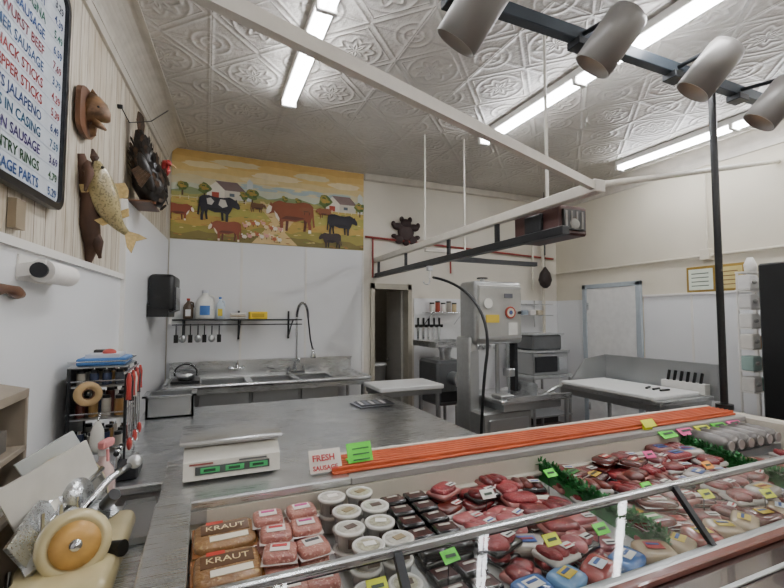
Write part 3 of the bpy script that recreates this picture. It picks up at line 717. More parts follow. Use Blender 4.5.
# meat bandsaw
w = B('meat_bandsaw'); SG = mat('saw_brushed_aluminium', '#a3a4a2', .36, .7, .08, 3, .1, 60, stretch=(1, 8, 8))
w.box((2.42, 3.28, 1.64), (.52, .26, .56), SG, bev=.035, seg=3)
w.b2((2.19, 3.135, 1.40), (2.65, 3.15, 1.88), mat('saw_door', '#b0b1ad', .35, .5, .06), .006)
w.box((2.185, 3.32, .95), (.10, .22, .95), SG, bev=.02, seg=2)
w.b2((2.14, 3.20, .55), (2.23, 3.21, 1.3), STEEL2, .004)
w.b2((2.14, 3.02, .12), (2.66, 3.48, .80), SG, .02); w.b2((2.19, 3.0, .2), (2.61, 3.02, .74), STEEL2, .008)
w.b2((2.26, 2.93, .87), (3.02, 3.50, .905), STEEL, .006); w.b2((2.32, 2.98, .80), (2.95, 3.45, .87), STEEL2)
w.b2((2.3, 2.90, .89), (3.0, 2.93, .93), STEEL); w.b2((2.28, 2.96, .908), (2.42, 3.1, .94), SG, .005)
w.b2((2.555, 3.19, .905), (2.56, 3.22, 1.37), CHROME); w.cyl((2.57, 3.24, 1.05), (2.57, 3.24, 1.40), .014, STEEL); w.b2((2.53, 3.17, 1.06), (2.6, 3.26, 1.13), STEEL2, .005)
w.cyl((2.50, 3.3, .9), (2.50, 3.3, 1.37), .02, STEEL2); w.b2((2.62, 3.2, .92), (2.66, 3.3, 1.38), DARK, .004)
w.b2((2.66, 2.96, .907), (2.675, 3.35, 1.02), STEEL, .004); w.loft([(2.7, 2.94, .92), (2.8, 2.90, .98), (2.9, 2.92, 1.0)], .014, None, STEEL, n=8)
w.cyl((2.28, 3.13, 1.72), (2.28, 3.12, 1.72), .045, C('#d8d8d0')); w.cyl((2.52, 3.13, 1.64), (2.52, 3.12, 1.64), .055, C('#a9442f')); w.cyl((2.52, 3.119, 1.64), (2.52, 3.117, 1.64), .040, C('#d8d4c0')); w.cyl((2.52, 3.117, 1.64), (2.52, 3.115, 1.64), .02, C('#4a5a8a'))
w.b2((2.46, 3.128, 1.77), (2.55, 3.134, 1.81), C('#5c5f66')); w.b2((2.26, 3.128, 1.55), (2.40, 3.134, 1.62), C('#cdb23c')); w.b2((2.5, 3.128, 1.44), (2.6, 3.134, 1.55), C('#d8d8d2'))
for z in (1.42, 1.86): w.b2((2.19, 3.13, z-.008), (2.65, 3.136, z+.008), STEEL2)
w.cyl((2.62, 3.13, 1.64), (2.62, 3.11, 1.64), .014, BLACK); w.cyl((2.33, 3.28, 1.92), (2.33, 3.28, 1.95), .02, STEEL); w.cyl((2.33, 3.28, 1.95), (2.33, 3.28, 1.96), .05, BLACK)
for x, y in ((2.18, 3.06), (2.62, 3.06), (2.18, 3.44), (2.62, 3.44)): w.cyl((x, y, 0), (x, y, .14), .025, STEEL2)
w.done()

w = B('meat_grinder')
w.b2((2.52, 4.45, .55), (2.92, 4.95, 1.08), mat('grinder_body', '#6d6f70', .35, .6, .1), .03)
w.cyl((2.72, 4.46, .88), (2.72, 4.28, .88), .075, STEEL2); w.cyl((2.72, 4.28, .88), (2.72, 4.25, .88), .095, STEEL)
w.cyl((2.72, 4.249, .88), (2.72, 4.245, .88), .06, BLACK)
w.lathe((2.72, 4.62, 1.08), [(.07, 0), (.07, .10), (.10, .16), (.09, .16), (.06, .1)], STEEL)
for a, b in (((2.45, 4.38, 1.24), (2.99, 4.96, 1.25)), ((2.45, 4.38, 1.25), (2.99, 4.39, 1.31)), ((2.45, 4.95, 1.25), (2.99, 4.96, 1.31)), ((2.45, 4.38, 1.25), (2.46, 4.96, 1.31)), ((2.98, 4.38, 1.25), (2.99, 4.96, 1.31))): w.b2(a, b, STEEL)
w.b2((2.80, 4.44, .95), (2.88, 4.452, 1.03), C('#b23a2e')); w.b2((2.56, 4.44, .60), (2.88, 4.452, .72), BLACK)
for x in (2.55, 2.89):
    for y in (4.48, 4.92): w.cyl((x, y, 0), (x, y, .56), .02, STEEL2)
w.done()
w = B('magnetic_knife_rack')
w.b2((2.56, D-.03, 1.46), (2.98, D-.013, 1.50), BLACK)
for k in range(5):
    x = 2.60+.08*k; w.prism([(x-.018, D-.034, 1.47), (x+.018, D-.034, 1.47), (x+.012, D-.034, 1.30), (x, D-.034, 1.26), (x-.018, D-.034, 1.30)], (0, .003, 0), CHROME); w.b2((x-.013, D-.042, 1.47), (x+.013, D-.028, 1.59), BLACK, .004)
w.done()
w = B('corner_wire_shelf')
for z in (1.66,):
    for y in (4.86, 5.10): w.cyl((2.66, y, z), (3.2, y, z), .006, CHROME, n=6)
    for k in range(12): w.cyl((2.66+.049*k, 4.86, z), (2.66+.049*k, 5.10, z), .003, CHROME, n=5)
for x in (2.7, 3.16): w.loft([(x, 5.12, 1.5), (x, 4.95, 1.62), (x, 4.87, 1.66)], .006, None, CHROME, n=6)
w.done()
w = B('spice_containers')
for k in range(5): w.cyl((2.74+.085*k, 4.98, 1.667), (2.74+.085*k, 4.98, 1.77+.02*(k % 2)), .032, C(['#d9d6cc', '#a2452f', '#e0ddd6', '#8f8a80', '#c8b48a'][k])); w.cyl((2.74+.085*k, 4.98, 1.77+.02*(k % 2)), (2.74+.085*k, 4.98, 1.79+.02*(k % 2)), .033, BLACK)
w.done()
w = B('utensil_tray')
w.b2((3.5, D-.03, 1.4), (3.9, D-.013, 1.45), STEEL2)
for k in range(4): w.cyl((3.55+.09*k, D-.04, 1.43), (3.55+.09*k, D-.04, 1.2), .008, STEEL); w.ell((3.55+.09*k, D-.04, 1.18), (.03, .012, .04), STEEL)
w.done()
w = B('stainless_work_cabinet')
w.b2((3.86, 4.35, .80), (4.55, 4.95, .84), STEEL, .005); w.b2((3.90, 4.40, .84), (4.50, 4.92, 1.13), STEEL2, .01); w.b2((3.88, 4.38, 1.13), (4.52, 4.95, 1.16), STEEL, .004)
w.b2((3.93, 4.385, .88), (4.30, 4.40, 1.08), DARK, .004); w.b2((4.33, 4.385, .9), (4.47, 4.4, 1.06), C('#9fa3a5')); w.cyl((3.95, 4.37, 1.095), (4.28, 4.37, 1.095), .008, CHROME)
w.b2((3.95, 4.45, 1.16), (4.45, 4.9, 1.36), mat('grinder_body', '#6d6f70'), .02); w.b2((3.93, 4.43, 1.36), (4.47, 4.92, 1.38), STEEL)
for x in (3.9, 4.51):
    for y in (4.39, 4.91): w.cyl((x, y, 0), (x, y, .8), .018, STEEL2)
w.b2((3.88, 4.37, .3), (4.53, 4.93, .32), STEEL2)
w.done()
w = B('wire_rack_shelf')
for z in (1.62, 1.78):
    for y in (4.78, 5.10): w.cyl((3.95, y, z), (4.62, y, z), .006, CHROME, n=6)
    for k in range(14): w.cyl((3.95+.051*k, 4.78, z), (3.95+.051*k, 5.10, z), .003, CHROME, n=5)
for x in (4.0, 4.57): w.cyl((x, 5.11, 1.45), (x, 5.11, 1.85), .008, CHROME, n=6)
w.done()
w = B('plastic_food_containers')
for k in range(4): w.box((4.05+.14*k, 4.94, 1.663), (.11, .16, .07), C(['#d5d2c6', '#8f9aa5', '#e1ded8', '#b0a58e'][k]), bev=.01)
w.done()
w = B('hanging_smoked_ham'); w.loft([(4.55, 4.85, 2.02), (4.55, 4.85, 2.06), (4.55, 4.85, 2.14), (4.55, 4.85, 2.24), (4.55, 4.85, 2.30), (4.55, 4.85, 2.33)], [.03, .08, .11, .085, .035, .015], [.02, .06, .08, .06, .03, .015], mat('ham_net_dark', '#231614', .6, 0, .5, 40, .8, 60), n=14, up=(0, 1, 0))
w.cyl((4.55, 4.85, 2.32), (4.55, 4.85, 3.438), .004, BLACK, n=6); w.cyl((4.55, 4.85, 2.5), (4.55, 4.85, 2.9), .012, BLACK); w.done()

w = B('carved_pig_wall_ornament'); OR = mat('dark_carved_wood', '#2e1a18', .6, 0, .35, 20, .5, 30); oc = Vector((2.42, D-.035, 2.72))
for dx, dz_, rx, rz in ((0, 0, .12, .12), (0, .11, .08, .07), (-.12, .07, .08, .05), (.12, .07, .08, .05), (-.10, -.10, .07, .06), (.10, -.10, .07, .06), (-.06, .17, .03, .04), (.06, .17, .03, .04), (-.18, .10, .03, .04), (.18, .10, .03, .04), (0, -.14, .05, .04), (-.17, -.06, .04, .03), (.17, -.06, .04, .03)):
    w.ell(oc+Vector((dx, 0, dz_)), (rx, .03, rz), OR)
w.done()
w = B('plastic_trash_bin'); w.lathe((2.15, 5.85, 0.0), [(0, .002), (.15, .002), (.19, .6), (.2, .6), (.2, .63), (.185, .63), (.14, .02), (0, .02)], C('#d8d8d4', .4), 20); w.done()
w = B('storage_crate'); w.b2((1.98, 5.28, .001), (2.26, 5.56, .62), C('#6f7376', .5), .01); w.b2((1.97, 5.27, .56), (2.27, 5.57, .60), C('#5a5e61', .5), .004); w.done()
w = B('white_storage_bucket'); w.lathe((2.12, 5.42, .621), [(0, 0), (.12, 0), (.135, .33), (.145, .33), (.145, .36), (.0, .36)], C('#e2e4e2', .4), 20); w.done()

# ---------------------------------------------------------------- right table
w = B('butcher_cutting_table')
w.b2((3.45, 2.40, .86), (4.18, 3.52, .90), STEEL, .006); w.b2((3.43, 2.45, .90), (4.05, 3.46, .935), BOARD, .008)
w.b2((4.16, 2.36, .86), (4.18, 3.54, 1.18), STEEL2, .003); w.prism([(3.62, 3.52, .9), (4.18, 3.52, .9), (4.18, 3.52, 1.18), (3.85, 3.52, 1.14)], (0, .018, 0), STEEL2)
w.b2((3.47, 2.42, .80), (4.16, 3.50, .86), STEEL2)
for x in (3.5, 4.13):
    for y in (2.46, 3.46): w.cyl((x, y, 0), (x, y, .82), .022, STEEL2)
w.b2((3.48, 2.45, .28), (4.15, 3.48, .30), STEEL2); w.done()
w = B('knife_block'); w.b2((4.07, 2.42, .901), (4.15, 2.82, 1.0), C('#d9d8d2', .4), .004)
for k in range(6): w.box((4.11, 2.47+.06*k, 1.04), (.024, .02, .11), BLACK, rot=(.1, .15, 0), bev=.004)
w.done()
w = B('scattered_knives')
for k in range(3):
    w.box((3.8, 2.60+.08*k, .946), (.12, .022, .016), BLACK, rot=(0, 0, .2*k), bev=.004)
w.done()
w = B('framed_certificate')
X = XR-.03
w.b2((X, 2.55, 1.87), (XR-.003, 3.14, 2.16), C('#8f742f', .35), .006); w.b2((X-.004, 2.58, 1.90), (X, 2.83, 2.13), C('#c9b878')); w.b2((X-.004, 2.86, 1.90), (X, 3.11, 2.13), C('#d9e0d0'))
for k in range(4): w.b2((X-.006, 2.90, 1.94+.045*k), (X-.004, 3.08, 1.95+.045*k), C('#556655')); w.b2((X-.006, 2.62, 1.94+.045*k), (X-.004, 2.80, 1.95+.045*k), C('#7a5a3a'))
w.done()
w = B('glove_and_bag_dispenser_stand')
cx, cy = 4.10, 2.10
for x in (cx, cx+.26): w.cyl((x, cy+.05, .001), (x, cy+.05, 1.98), .010, WHITEP, n=8)
w.b2((cx-.03, cy-.05, .001), (cx+.29, cy+.10, .02), WHITEP)
it = [(.98, ['#e4e2dc', '#6f9f94']), (1.15, ['#8fa7a0', '#dcdad4']), (1.33, ['#e0ddd4', '#c7a07a']), (1.50, ['#e8e6e0', '#e2e0da']), (1.66, ['#dcdad6', '#e8e6e0']), (1.82, ['#eceae6', '#e2e2dc'])]
for z, cs in it:
    w.b2((cx-.02, cy-.05, z), (cx+.28, cy+.06, z+.008), WHITEP)
    w.box((cx+.055, cy-.0, z+.069), (.13, .09, .12), C(cs[0], .5), rot=(0, 0, .05), bev=.008); w.box((cx+.20, cy+.0, z+.060), (.12, .08, .10), C(cs[1], .5), rot=(0, 0, -.06), bev=.008)
    w.ell((cx+.055, cy-.047, z+.07), (.035, .010, .018), C('#a8a6a0')); w.box((cx+.20, cy-.042, z+.06), (.06, .002, .03), C('#8a97a5'))
w.loft([(cx+.10, cy, 1.98), (cx+.10, cy, 2.04), (cx+.10, cy, 2.10)], [.04, .045, .02], None, C('#e6e4de')); w.b2((cx-.01, cy-.04, 1.965), (cx+.27, cy+.06, 1.978), WHITEP)
w.done()
w = B('black_equipment_cabinet'); w.T = Matrix.Translation((.11, 0, 0))
w.b2((3.70, 1.50, .06), (4.30, 1.86, 2.0), BLACK, .012); w.b2((3.74, 1.485, .2), (4.26, 1.502, 1.9), mat('smoky_plastic', '#2b2c30'), .004)
w.cyl((3.78, 1.47, 1.0), (3.78, 1.47, 1.3), .01, CHROME); w.b2((3.72, 1.52, 0), (4.28, 1.84, .06), DARK)
w.done()

# ---------------------------------------------------------------- display case
XL, XE = -.13, 3.12
YD = .915
w = B('refrigerated_display_case')
w.b2((XL, .86, 0), (XL+.10, 1.60, 1.0), CASEC, .012); w.b2((XL-.003, .9, .985), (XL+.103, 1.6, 1.003), STEEL, .004)
w.b2((XE-.08, .86, 0), (XE, 1.83, .998), CASEC, .012)
w.b2((XL, 1.60, 0), (XE-.08, 1.80, .965), CASEC, .006)
w.b2((XL, 1.58, .965), (.52, 2.07, .997), STEEL, .006); w.b2((.52, 1.58, .965), (XE, 1.83, .995), GREYB, .005)
w.b2((XL, 1.80, .80), (.50, 2.04, .965), CASEC)
w.b2((XL+.1, 1.575, .925), (XE-.08, 1.60, .965), GREYB); w.b2((XL+.1, 1.55, .885), (XE-.08, 1.60, .90), CASEC, .004)
w.b2((.02, 1.572, .90), (XE-.1, 1.585, .965), CASEC)
w.b2((.46, 1.62, .997), (3.02, 1.79, 1.008), ORANGE, .003)
for k in range(6): w.b2((.46, 1.632+.026*k, 1.006), (3.02, 1.645+.026*k, 1.022), ORANGE, .003)
w.b2((.46, 1.795, .996), (3.06, 1.815, 1.02), C('#d8d3c6'), .003)
w.prism([(XL+.1, YD, .77), (XL+.1, 1.60, .84), (XL+.1, 1.60, .86), (XL+.1, YD, .79)], (XE-.08-XL-.1, 0, 0), C('#b9b9b6', .35))
w.b2((XL+.1, .86, 0), (XE-.08, YD, .83), CASEC, .005)
w.poly([(XL+.1, 1.028, 1.0), (XL+.1, .902, .857), (XE-.08, .902, .857), (XE-.08, 1.028, 1.0)], GLASS)
w.box(((XL+XE)/2, 1.035, 1.003), (XE-XL-.1, .022, .022), STEEL, bev=.004); w.box(((XL+XE)/2, 1.05, .988), (XE-XL-.1, .012, .02), BLACK)
w.box(((XL+XE)/2, .90, .85), (XE-XL-.1, .03, .022), STEEL2, bev=.004)
for x in (.45, 1.52, 2.5): w.prism([(x, 1.037, 1.0), (x, .905, .85), (x, .893, .856), (x, 1.02, 1.006)], (.022, 0, 0), DARK)
w.b2((XL, .50, .815), (XE, .90, .838), DWOOD, .004); w.b2((XL, .855, .838), (XE, .885, .86), REDW, .004)
w.b2((XL, .76, .838), (XE, .775, .846), STEEL2, .002); w.b2((XL, .66, .838), (XE, .67, .843), REDW, .002)
w.b2((XL, .47, .78), (XE, .50, .85), REDW, .006)
w.b2((XL, .56, 0), (XE, .86, .815), DWOOD)
w.done()

w = B('ledge_price_sign'); w.T = Matrix.Translation((.04, 0, 0)); w.box((.40, 1.66, 1.045), (.125, .004, .085), C('#ece7dc'), rot=(-.5, 0, 0)); w.text('FRESH', .032, (.345, 1.640, 1.052), (1, 0, 0), (0, .48, .877), C('#b03030'), False, .0012); w.text('SAUSAGE', .023, (.345, 1.626, 1.022), (1, 0, 0), (0, .48, .877), C('#b03030'), False, .001)
w.b2((.345, 1.65, .998), (.41, 1.70, 1.004), STEEL2); w.done()
NG, NP, NY, NO = C('#5fdc3a', .5), C('#e65a98', .5), C('#dfe63c', .5), C('#e8973a', .5)
w = B('neon_green_sign'); w.T = Matrix.Translation((.035, 0, 0)); w.box((.545, 1.66, 1.06), (.105, .003, .075), NG, rot=(-.45, 0, .05)); w.b2((.5, 1.66, 1.023), (.59, 1.70, 1.028), NG)
for k in range(3): w.box((.545, 1.650-.009*k, 1.078-.019*k), (.07, .001, .005), C('#234a2a'), rot=(-.45, 0, .05))
w.done()
w = B('ledge_tag_cards')
for x, m in ((2.2, NY),): w.box((x, 1.60, 1.03), (.10, .003, .045), m, rot=(-.7, 0, .05)); w.b2((x-.03, 1.60, .996), (x+.03, 1.615, 1.02), m)
w.done()

w = B('digital_price_scale')
SC = C('#dedbd0', .4)
fz = .998
w.prism([(-.06, 1.735, fz+.012), (-.06, 1.745, fz+.075), (-.06, 1.80, fz+.11), (-.06, 2.03, fz+.11), (-.06, 2.03, fz+.012)], (.34, 0, 0), SC)
for x in (-.03, .25):
    for y in (1.78, 1.99): w.cyl((x, y, fz), (x, y, fz+.014), .016, BLACK)
w.box((.11, 1.7365, fz+.044), (.26, .006, .028), C('#4b4f4d', .3), rot=(-.15, 0, 0))
for x in (.03, .115, .20):
    w.box((x, 1.7325, fz+.045), (.065, .003, .018), emis('lcd_green', '#3a9a5a', .25), rot=(-.15, 0, 0)); w.box((x-.002, 1.7305, fz+.045), (.04, .001, .009), C('#1b3a22'), rot=(-.15, 0, 0))
w.box((.0, 1.741, fz+.066), (.08, .003, .006), C('#8a4a40'), rot=(-.15, 0, 0)); w.box((.18, 1.741, fz+.066), (.10, .003, .006), C('#6a6a68'), rot=(-.15, 0, 0))
w.cyl((.11, 1.9, fz+.10), (.11, 1.9, fz+.125), .06, DARK)
w.box((.11, 1.90, fz+.136), (.37, .27, .014), STEEL, bev=.006, seg=2); w.box((.11, 1.90, fz+.126), (.34, .24, .012), STEEL2)
w.done()

# ---------------------------------------------------------------- products
def dz(y): return .79+.07*(y-YD)/(1.60-YD)+.002
def label(w, x, y, z, sx, sy, m, rot=0):
    c, s_ = math.cos(rot), math.sin(rot)
    w.prism([(x+a*sx/2*c-b*sy/2*s_, y+a*sx/2*s_+b*sy/2*c, z) for a, b in ((-1, -1), (1, -1), (1, 1), (-1, 1))], (0, 0, .0015), m)
VAC = [C('#5e1618', .25, .4), C('#7a221e', .25, .4), C('#a8a096', .25, .4), C('#3a1012', .25, .4), C('#54201a', .25, .4)]
def pack(w, x, y, z, sx, sy, h, meat, tray, rot=0, lab=True, style=0, r=random):
    c, s_ = math.cos(rot), math.sin(rot)
    def R(a, b): return (x+a*c-b*s_, y+a*s_+b*c)
    if style == 3:
        w.ell((x, y, z+h*.5), (sx*.52, sy*.48, h*.42), meat, rot=(r.uniform(-.08, .08), r.uniform(-.06, .06), rot), n=20, mm=8, power=.5, jit=.02, ph0=r.uniform(0, 6))
        w.box((x, y, z+h*.5), (sx*1.02, sy*.96, .003), mat('plastic_wrap_tray', '#b9b4ae'), rot=(0, 0, rot), bev=.001)
        label(w, x, y, z+h*.93, sx*.44, sy*.40, C(r.choice(['#c9a83a', '#a83430', '#d8d4ca', '#3a5a9a', '#8a2420', '#3f8a4a']), .3), rot); label(w, x, y, z+h*.93+.0015, sx*.34, sy*.11, C(r.choice(['#2a2a2a', '#e8e2d2', '#8a1f1f']), .3), rot)
        return
    w.box((x, y, z+h*.25), (sx, sy, h*.5), tray, rot=(0, 0, rot), bev=min(.012, h*.22), seg=2)
    if style == 0:
        w.ell((x, y, z+h*.52), (sx*.46, sy*.44, h*.36), meat, rot=(0, 0, rot), n=24, mm=8, power=.6, jit=.05, ph0=r.uniform(0, 6))
    elif style == 1:
        for k in (-1, 0, 1):
            a, b = R(k*sx*.27, 0); w.ell((a, b, z+h*.55), (sx*.20, sy*.44, h*.36), meat, rot=(r.uniform(-.15, .15), .25, rot+.15*k), n=16, mm=8, power=.75, jit=.05, ph0=r.uniform(0, 6))
    else:
        for k in (-1, 1):
            a, b = R(k*sx*.2, .006*k); w.ell((a, b, z+h*.54), (sx*.28, sy*.44, h*.36), meat, rot=(0, .12*k, rot+.3*k), n=20, mm=8, power=.7, jit=.06, ph0=r.uniform(0, 6))
    if lab:
        a, b = R(sx*.18, -sy*.2); label(w, a, b, z+h*.93, sx*.32, sy*.28, C('#dedcd6', .3), rot)
        a, b = R(sx*.18, -sy*.24); label(w, a, b, z+h*.93+.0015, sx*.24, sy*.06, C(r.choice(['#333333', '#b03030', '#3050a0'])), rot)
CLEARP = mat('plastic_wrap_tray', '#b9b4ae', .2, 0, .05, coat=.5); BT = mat('black_meat_tray', '#121214', .25, 0, .2, coat=.4); PT = mat('pink_meat_tray', '#9c625c', .3, 0, .1, coat=.4)

w = B('sauerkraut_bags')
BR2 = C('#8a5a34', .2, .5)
for y in (1.475, 1.315, 1.155, 1.01):
    for st in (0, 1):
        x = .068+.005*st; z = dz(y)+.022+.040*st
        w.ell((x, y, z), (.088, .074, .022), BROWNB, rot=(.08, 0, .03*st), n=28, mm=10, power=.35, jit=.015, ph0=y*9)
        w.box((x, y, z), (.188, .156, .003), BR2, rot=(.08, 0, .03*st), bev=.001)
        if st:
            w.box((x, y+.02, z+.023), (.14, .055, .003), C('#5a3c24', .3, .4), rot=(.08, 0, .03)); w.text('KRAUT', .036, (x-.058, y+.005, z+.027), (1, 0, 0), (0, .997, .08), C('#ead9a8')); w.box((x+.01, y-.035, z+.020), (.11, .028, .002), C('#e4dcc8'), rot=(.08, 0, .03))
            w.box((x-.03, y+.058, z+.025), (.05, .02, .002), C('#c03a2a'))
w.done()
CLR = mat('clear_lid_rim', '#cfc6c0', .15, 0, .05, coat=.6)
w = B('ground_meat_packages')
for y in (1.50, 1.40, 1.30, 1.20, 1.10, 1.0):
    for x in (.215, .315):
        nst = 3 if y > 1.25 else 2
        for k in range(nst):
            jx, jy = random.uniform(-.012, .012), random.uniform(-.008, .008); z = dz(y)+k*.034; ro = random.uniform(-.25, .25)
            w.ell((x+jx, y+jy, z+.017), (.047, .045, .017), PINKM, n=24, mm=8, power=.4, rot=(random.uniform(-.05, .05), 0, ro), jit=.02, ph0=x*40+y*9)
            w.box((x+jx, y+jy, z+.012), (.100, .095, .003), CLR, bev=.001, rot=(0, 0, ro))
            if k == nst-1:
                label(w, x+jx, y+jy+.005, z+.0345, .055, .040, C('#e4ded6', .3), ro); label(w, x+jx, y+jy+.012, z+.0362, .042, .012, C(random.choice(['#c44a8a', '#3a3a3a', '#b83a3a'])), ro)
            elif random.random() < .5: w.box((x+jx, y+jy-.047, z+.016), (.05, .002, .014), C('#e4ded6'), rot=(0, 0, ro))
w.done()
w = B('dip_cups')
CUP = mat('white_cup_plastic', '#d9d7d0', .25, 0, .06, 30, coat=.5); LID = mat('clear_cup_lid', '#c4c1b6', .15, 0, .25, 60, coat=.8)
FILL = mat('dip_filling', '#a09c84', .5, 0, .4, 90)
for i, y in enumerate((1.51, 1.41, 1.31, 1.21, 1.11, 1.01)):
    for j, x in enumerate((.425, .53)):
        for k in range(2 if y > 1.15 else 1):
            z = dz(y)+k*.058; cx_, cy_ = x+random.uniform(-.008, .008)+(.02 if i % 2 else 0), y+random.uniform(-.005, .005)
            w.lathe((cx_, cy_, z), [(0, 0), (.036, 0), (.044, .048), (.049, .048), (.049, .057), (.043, .059), (.040, .056), (0, .056)], CUP, 22)
            w.lathe((cx_, cy_, z+.0565), [(.040, 0), (.036, .0015), (.034, 0)], LID, 22); w.cyl((cx_, cy_, z+.0562), (cx_, cy_, z+.0572), .034, FILL if (i+j) % 2 else LID)
            if k or y < 1.15:
                lx = C(['#e4e2da', '#8a7a5a', '#5a4a42'][(i+j) % 3]); w.box((cx_+.004, cy_+.002, z+.0585), (.036, .024, .0015), lx, rot=(0, 0, random.uniform(-.6, .6))); w.box((cx_, cy_-.043, z+.028), (.035, .006, .026), C('#5a4a42'))
w.done()
w = B('black_tray_meats')
DJ = mat('dark_jerky', '#3a1512', .3, 0, .5, 60, coat=.5)
for y in (1.52, 1.445, 1.37, 1.295, 1.22, 1.145, 1.07, 1.0):
    for x in (.665, .76):
        for k in range(2 if y > 1.2 else 1):
            z = dz(y)+k*.034; ro = random.uniform(-.1, .1); w.box((x, y, z+.015), (.086, .070, .03), BT, bev=.008, seg=2, rot=(0, 0, ro))
            w.box((x, y, z+.028), (.07, .055, .006), DJ, bev=.002, rot=(0, 0, ro)); label(w, x, y+.01, z+.032, .042, .010, C('#b9b5ac'), ro)
w.done()

def field(name, xs, ys, meats, trayp, sx, sy, seed, styles=(0, 1, 2), layers=(1, 2)):
    r = random.Random(seed); w = B(name)
    for x in xs:
        for y in ys:
            nl = r.choice(layers)
            for k in range(nl):
                h = .045; z = dz(y)+k*.036; st = r.choice(styles); mt = MEATS[r.choice(meats)]
                if st == 3 and r.random() < .6: mt = r.choice(VAC)
                pack(w, x+r.uniform(-.02, .02), y+r.uniform(-.012, .012), z, sx*r.uniform(.85, 1.05), sy*r.uniform(.88, 1.05), h, mt, r.choice(trayp), r.uniform(-.45, .45), r.random() < .45, st, r)
    w.done()
def rng(a, b, st):
    o = []
    while a < b: o.append(a); a += st
    return o
YS = [1.08, 1.175, 1.27, 1.365, 1.455, 1.52]
field('steak_packages', rng(.885, 1.35, .125), YS, [0, 1, 1, 2, 0, 3], [BT, CLEARP, PT], .135, .10, 4, (0, 1, 2, 3), layers=(1, 2, 2))
field('roast_packages', rng(1.50, 2.36, .135), YS, [0, 0, 0, 1, 3, 3], [CLEARP, PT, BT], .15, .108, 9, (0, 2, 3, 3, 1), layers=(1, 2, 2))
field('bacon_packages', rng(2.50, 3.0, .15), YS[:3], [4, 3, 0, 1], [CLEARP], .155, .11, 12, (1, 0, 3))
w = B('sausage_bags'); r = random.Random(5)
BG = [C('#35609c', .2, .6), C('#5f8ab4', .2, .6), C('#8a2e2a', .2, .6), C('#a89478', .2, .6), C('#5a1c1c', .2, .6), C('#6a2420', .2, .6)]
for k in range(17):
    x = .86+k*.125
    if abs(x-1.42) < .05 or abs(x-2.42) < .05: continue
    c_ = BG[0] if k in (0, 3) else (BG[1] if k == 1 else r.choice(BG[2:])); ro = r.uniform(-.5, .5)
    w.ell((x, .985, .832), (.064, .046, .022), c_, rot=(.12, r.uniform(-.1, .1), ro), n=22, mm=8, power=.45, jit=.03, ph0=k); label(w, x, .985, .856, .055, .040, C(r.choice(['#e4e2dc', '#c9b03a', '#a83430', '#cfd6de'])), ro); label(w, x, .99, .858, .04, .01, C('#30508a'), ro)
w.done()
w = B('green_case_garland'); r = random.Random(8)
for gx in (1.42, 2.42):
    for k in range(900):
        y = r.uniform(.98, 1.57); a = r.uniform(0, 2*PI); el = r.uniform(-.2, 1.3); x = gx+r.uniform(-.012, .012); z = dz(y)+.075+r.uniform(-.03, .015)
        d = Vector((math.cos(a)*math.cos(el), math.sin(a)*math.cos(el), math.sin(el)))*.022; sd = Vector((-math.sin(a), math.cos(a), 0))*.006
        w.poly([(x-sd.x, y-sd.y, z), (x+sd.x, y+sd.y, z), (x+d.x+sd.x*.5, y+d.y+sd.y*.5, z+d.z), (x+d.x-sd.x*.5, y+d.y-sd.y*.5, z+d.z)], GREENP)
    w.prism([(gx-.006, .98, dz(.98)), (gx-.006, 1.57, dz(1.57)), (gx-.006, 1.57, .93), (gx-.006, .98, .87)], (.012, 0, 0), GREENP)
w.done()
w = B('price_tag_cards'); r = random.Random(11)
for x, y, m in ((.42, 1.06, NY), (.26, 1.05, NP), (.66, 1.10, NG), (1.0, 1.06, NY), (1.2, 1.05, NG), (1.63, 1.2, NG), (1.8, 1.08, NY), (2.1, 1.25, NO), (1.34, 1.42, NG), (2.7, 1.2, NG), (1.95, 1.42, NP), (.98, 1.36, C('#e4e2da')), (2.05, 1.0, NY)):
    w.box((x, y, dz(y)+.105), (.055, .003, .036), m, rot=(-.9, 0, r.uniform(-.2, .2))); w.box((x, y-.003, dz(y)+.107), (.034, .0015, .009), C('#3a4a3a'), rot=(-.9, 0, 0))
    w.cyl((x, y+.01, dz(y)), (x, y+.01, dz(y)+.1), .002, BLACK, n=5)
w.done()
w = B('sausage_chub_rolls'); CHM = mat('chub_casing', '#6a6663', .28, .3, .3, 25, coat=.4)
for k in range(6):
    x = 2.50+.086*k
    w.lathe((x, 1.575, .935), [(0, -.20), (.02, -.20), (.040, -.18), (.043, -.1), (.043, -.02), (.03, -.005), (0, 0)], CHM, 16, (0, 1, .0))
    w.cyl((x, 1.365, .935), (x, 1.373, .935), .026, C('#8d8782'))
w.b2((2.45, 1.38, .885), (2.98, 1.548, .892), STEEL2); w.b2((2.45, 1.38, .85), (2.98, 1.39, .885), STEEL2)
w.done()
w = B('neon_tag_row')
for x, m in ((2.30, NG), (2.45, NP), (2.60, NY), (2.75, NG), (2.90, NP)): w.box((x, 1.566, .972), (.12, .003, .055), m, rot=(-1.0, 0, .05)); w.box((x, 1.562, .9755), (.08, .001, .013), C('#304030'), rot=(-1.0, 0, .05))
w.done()

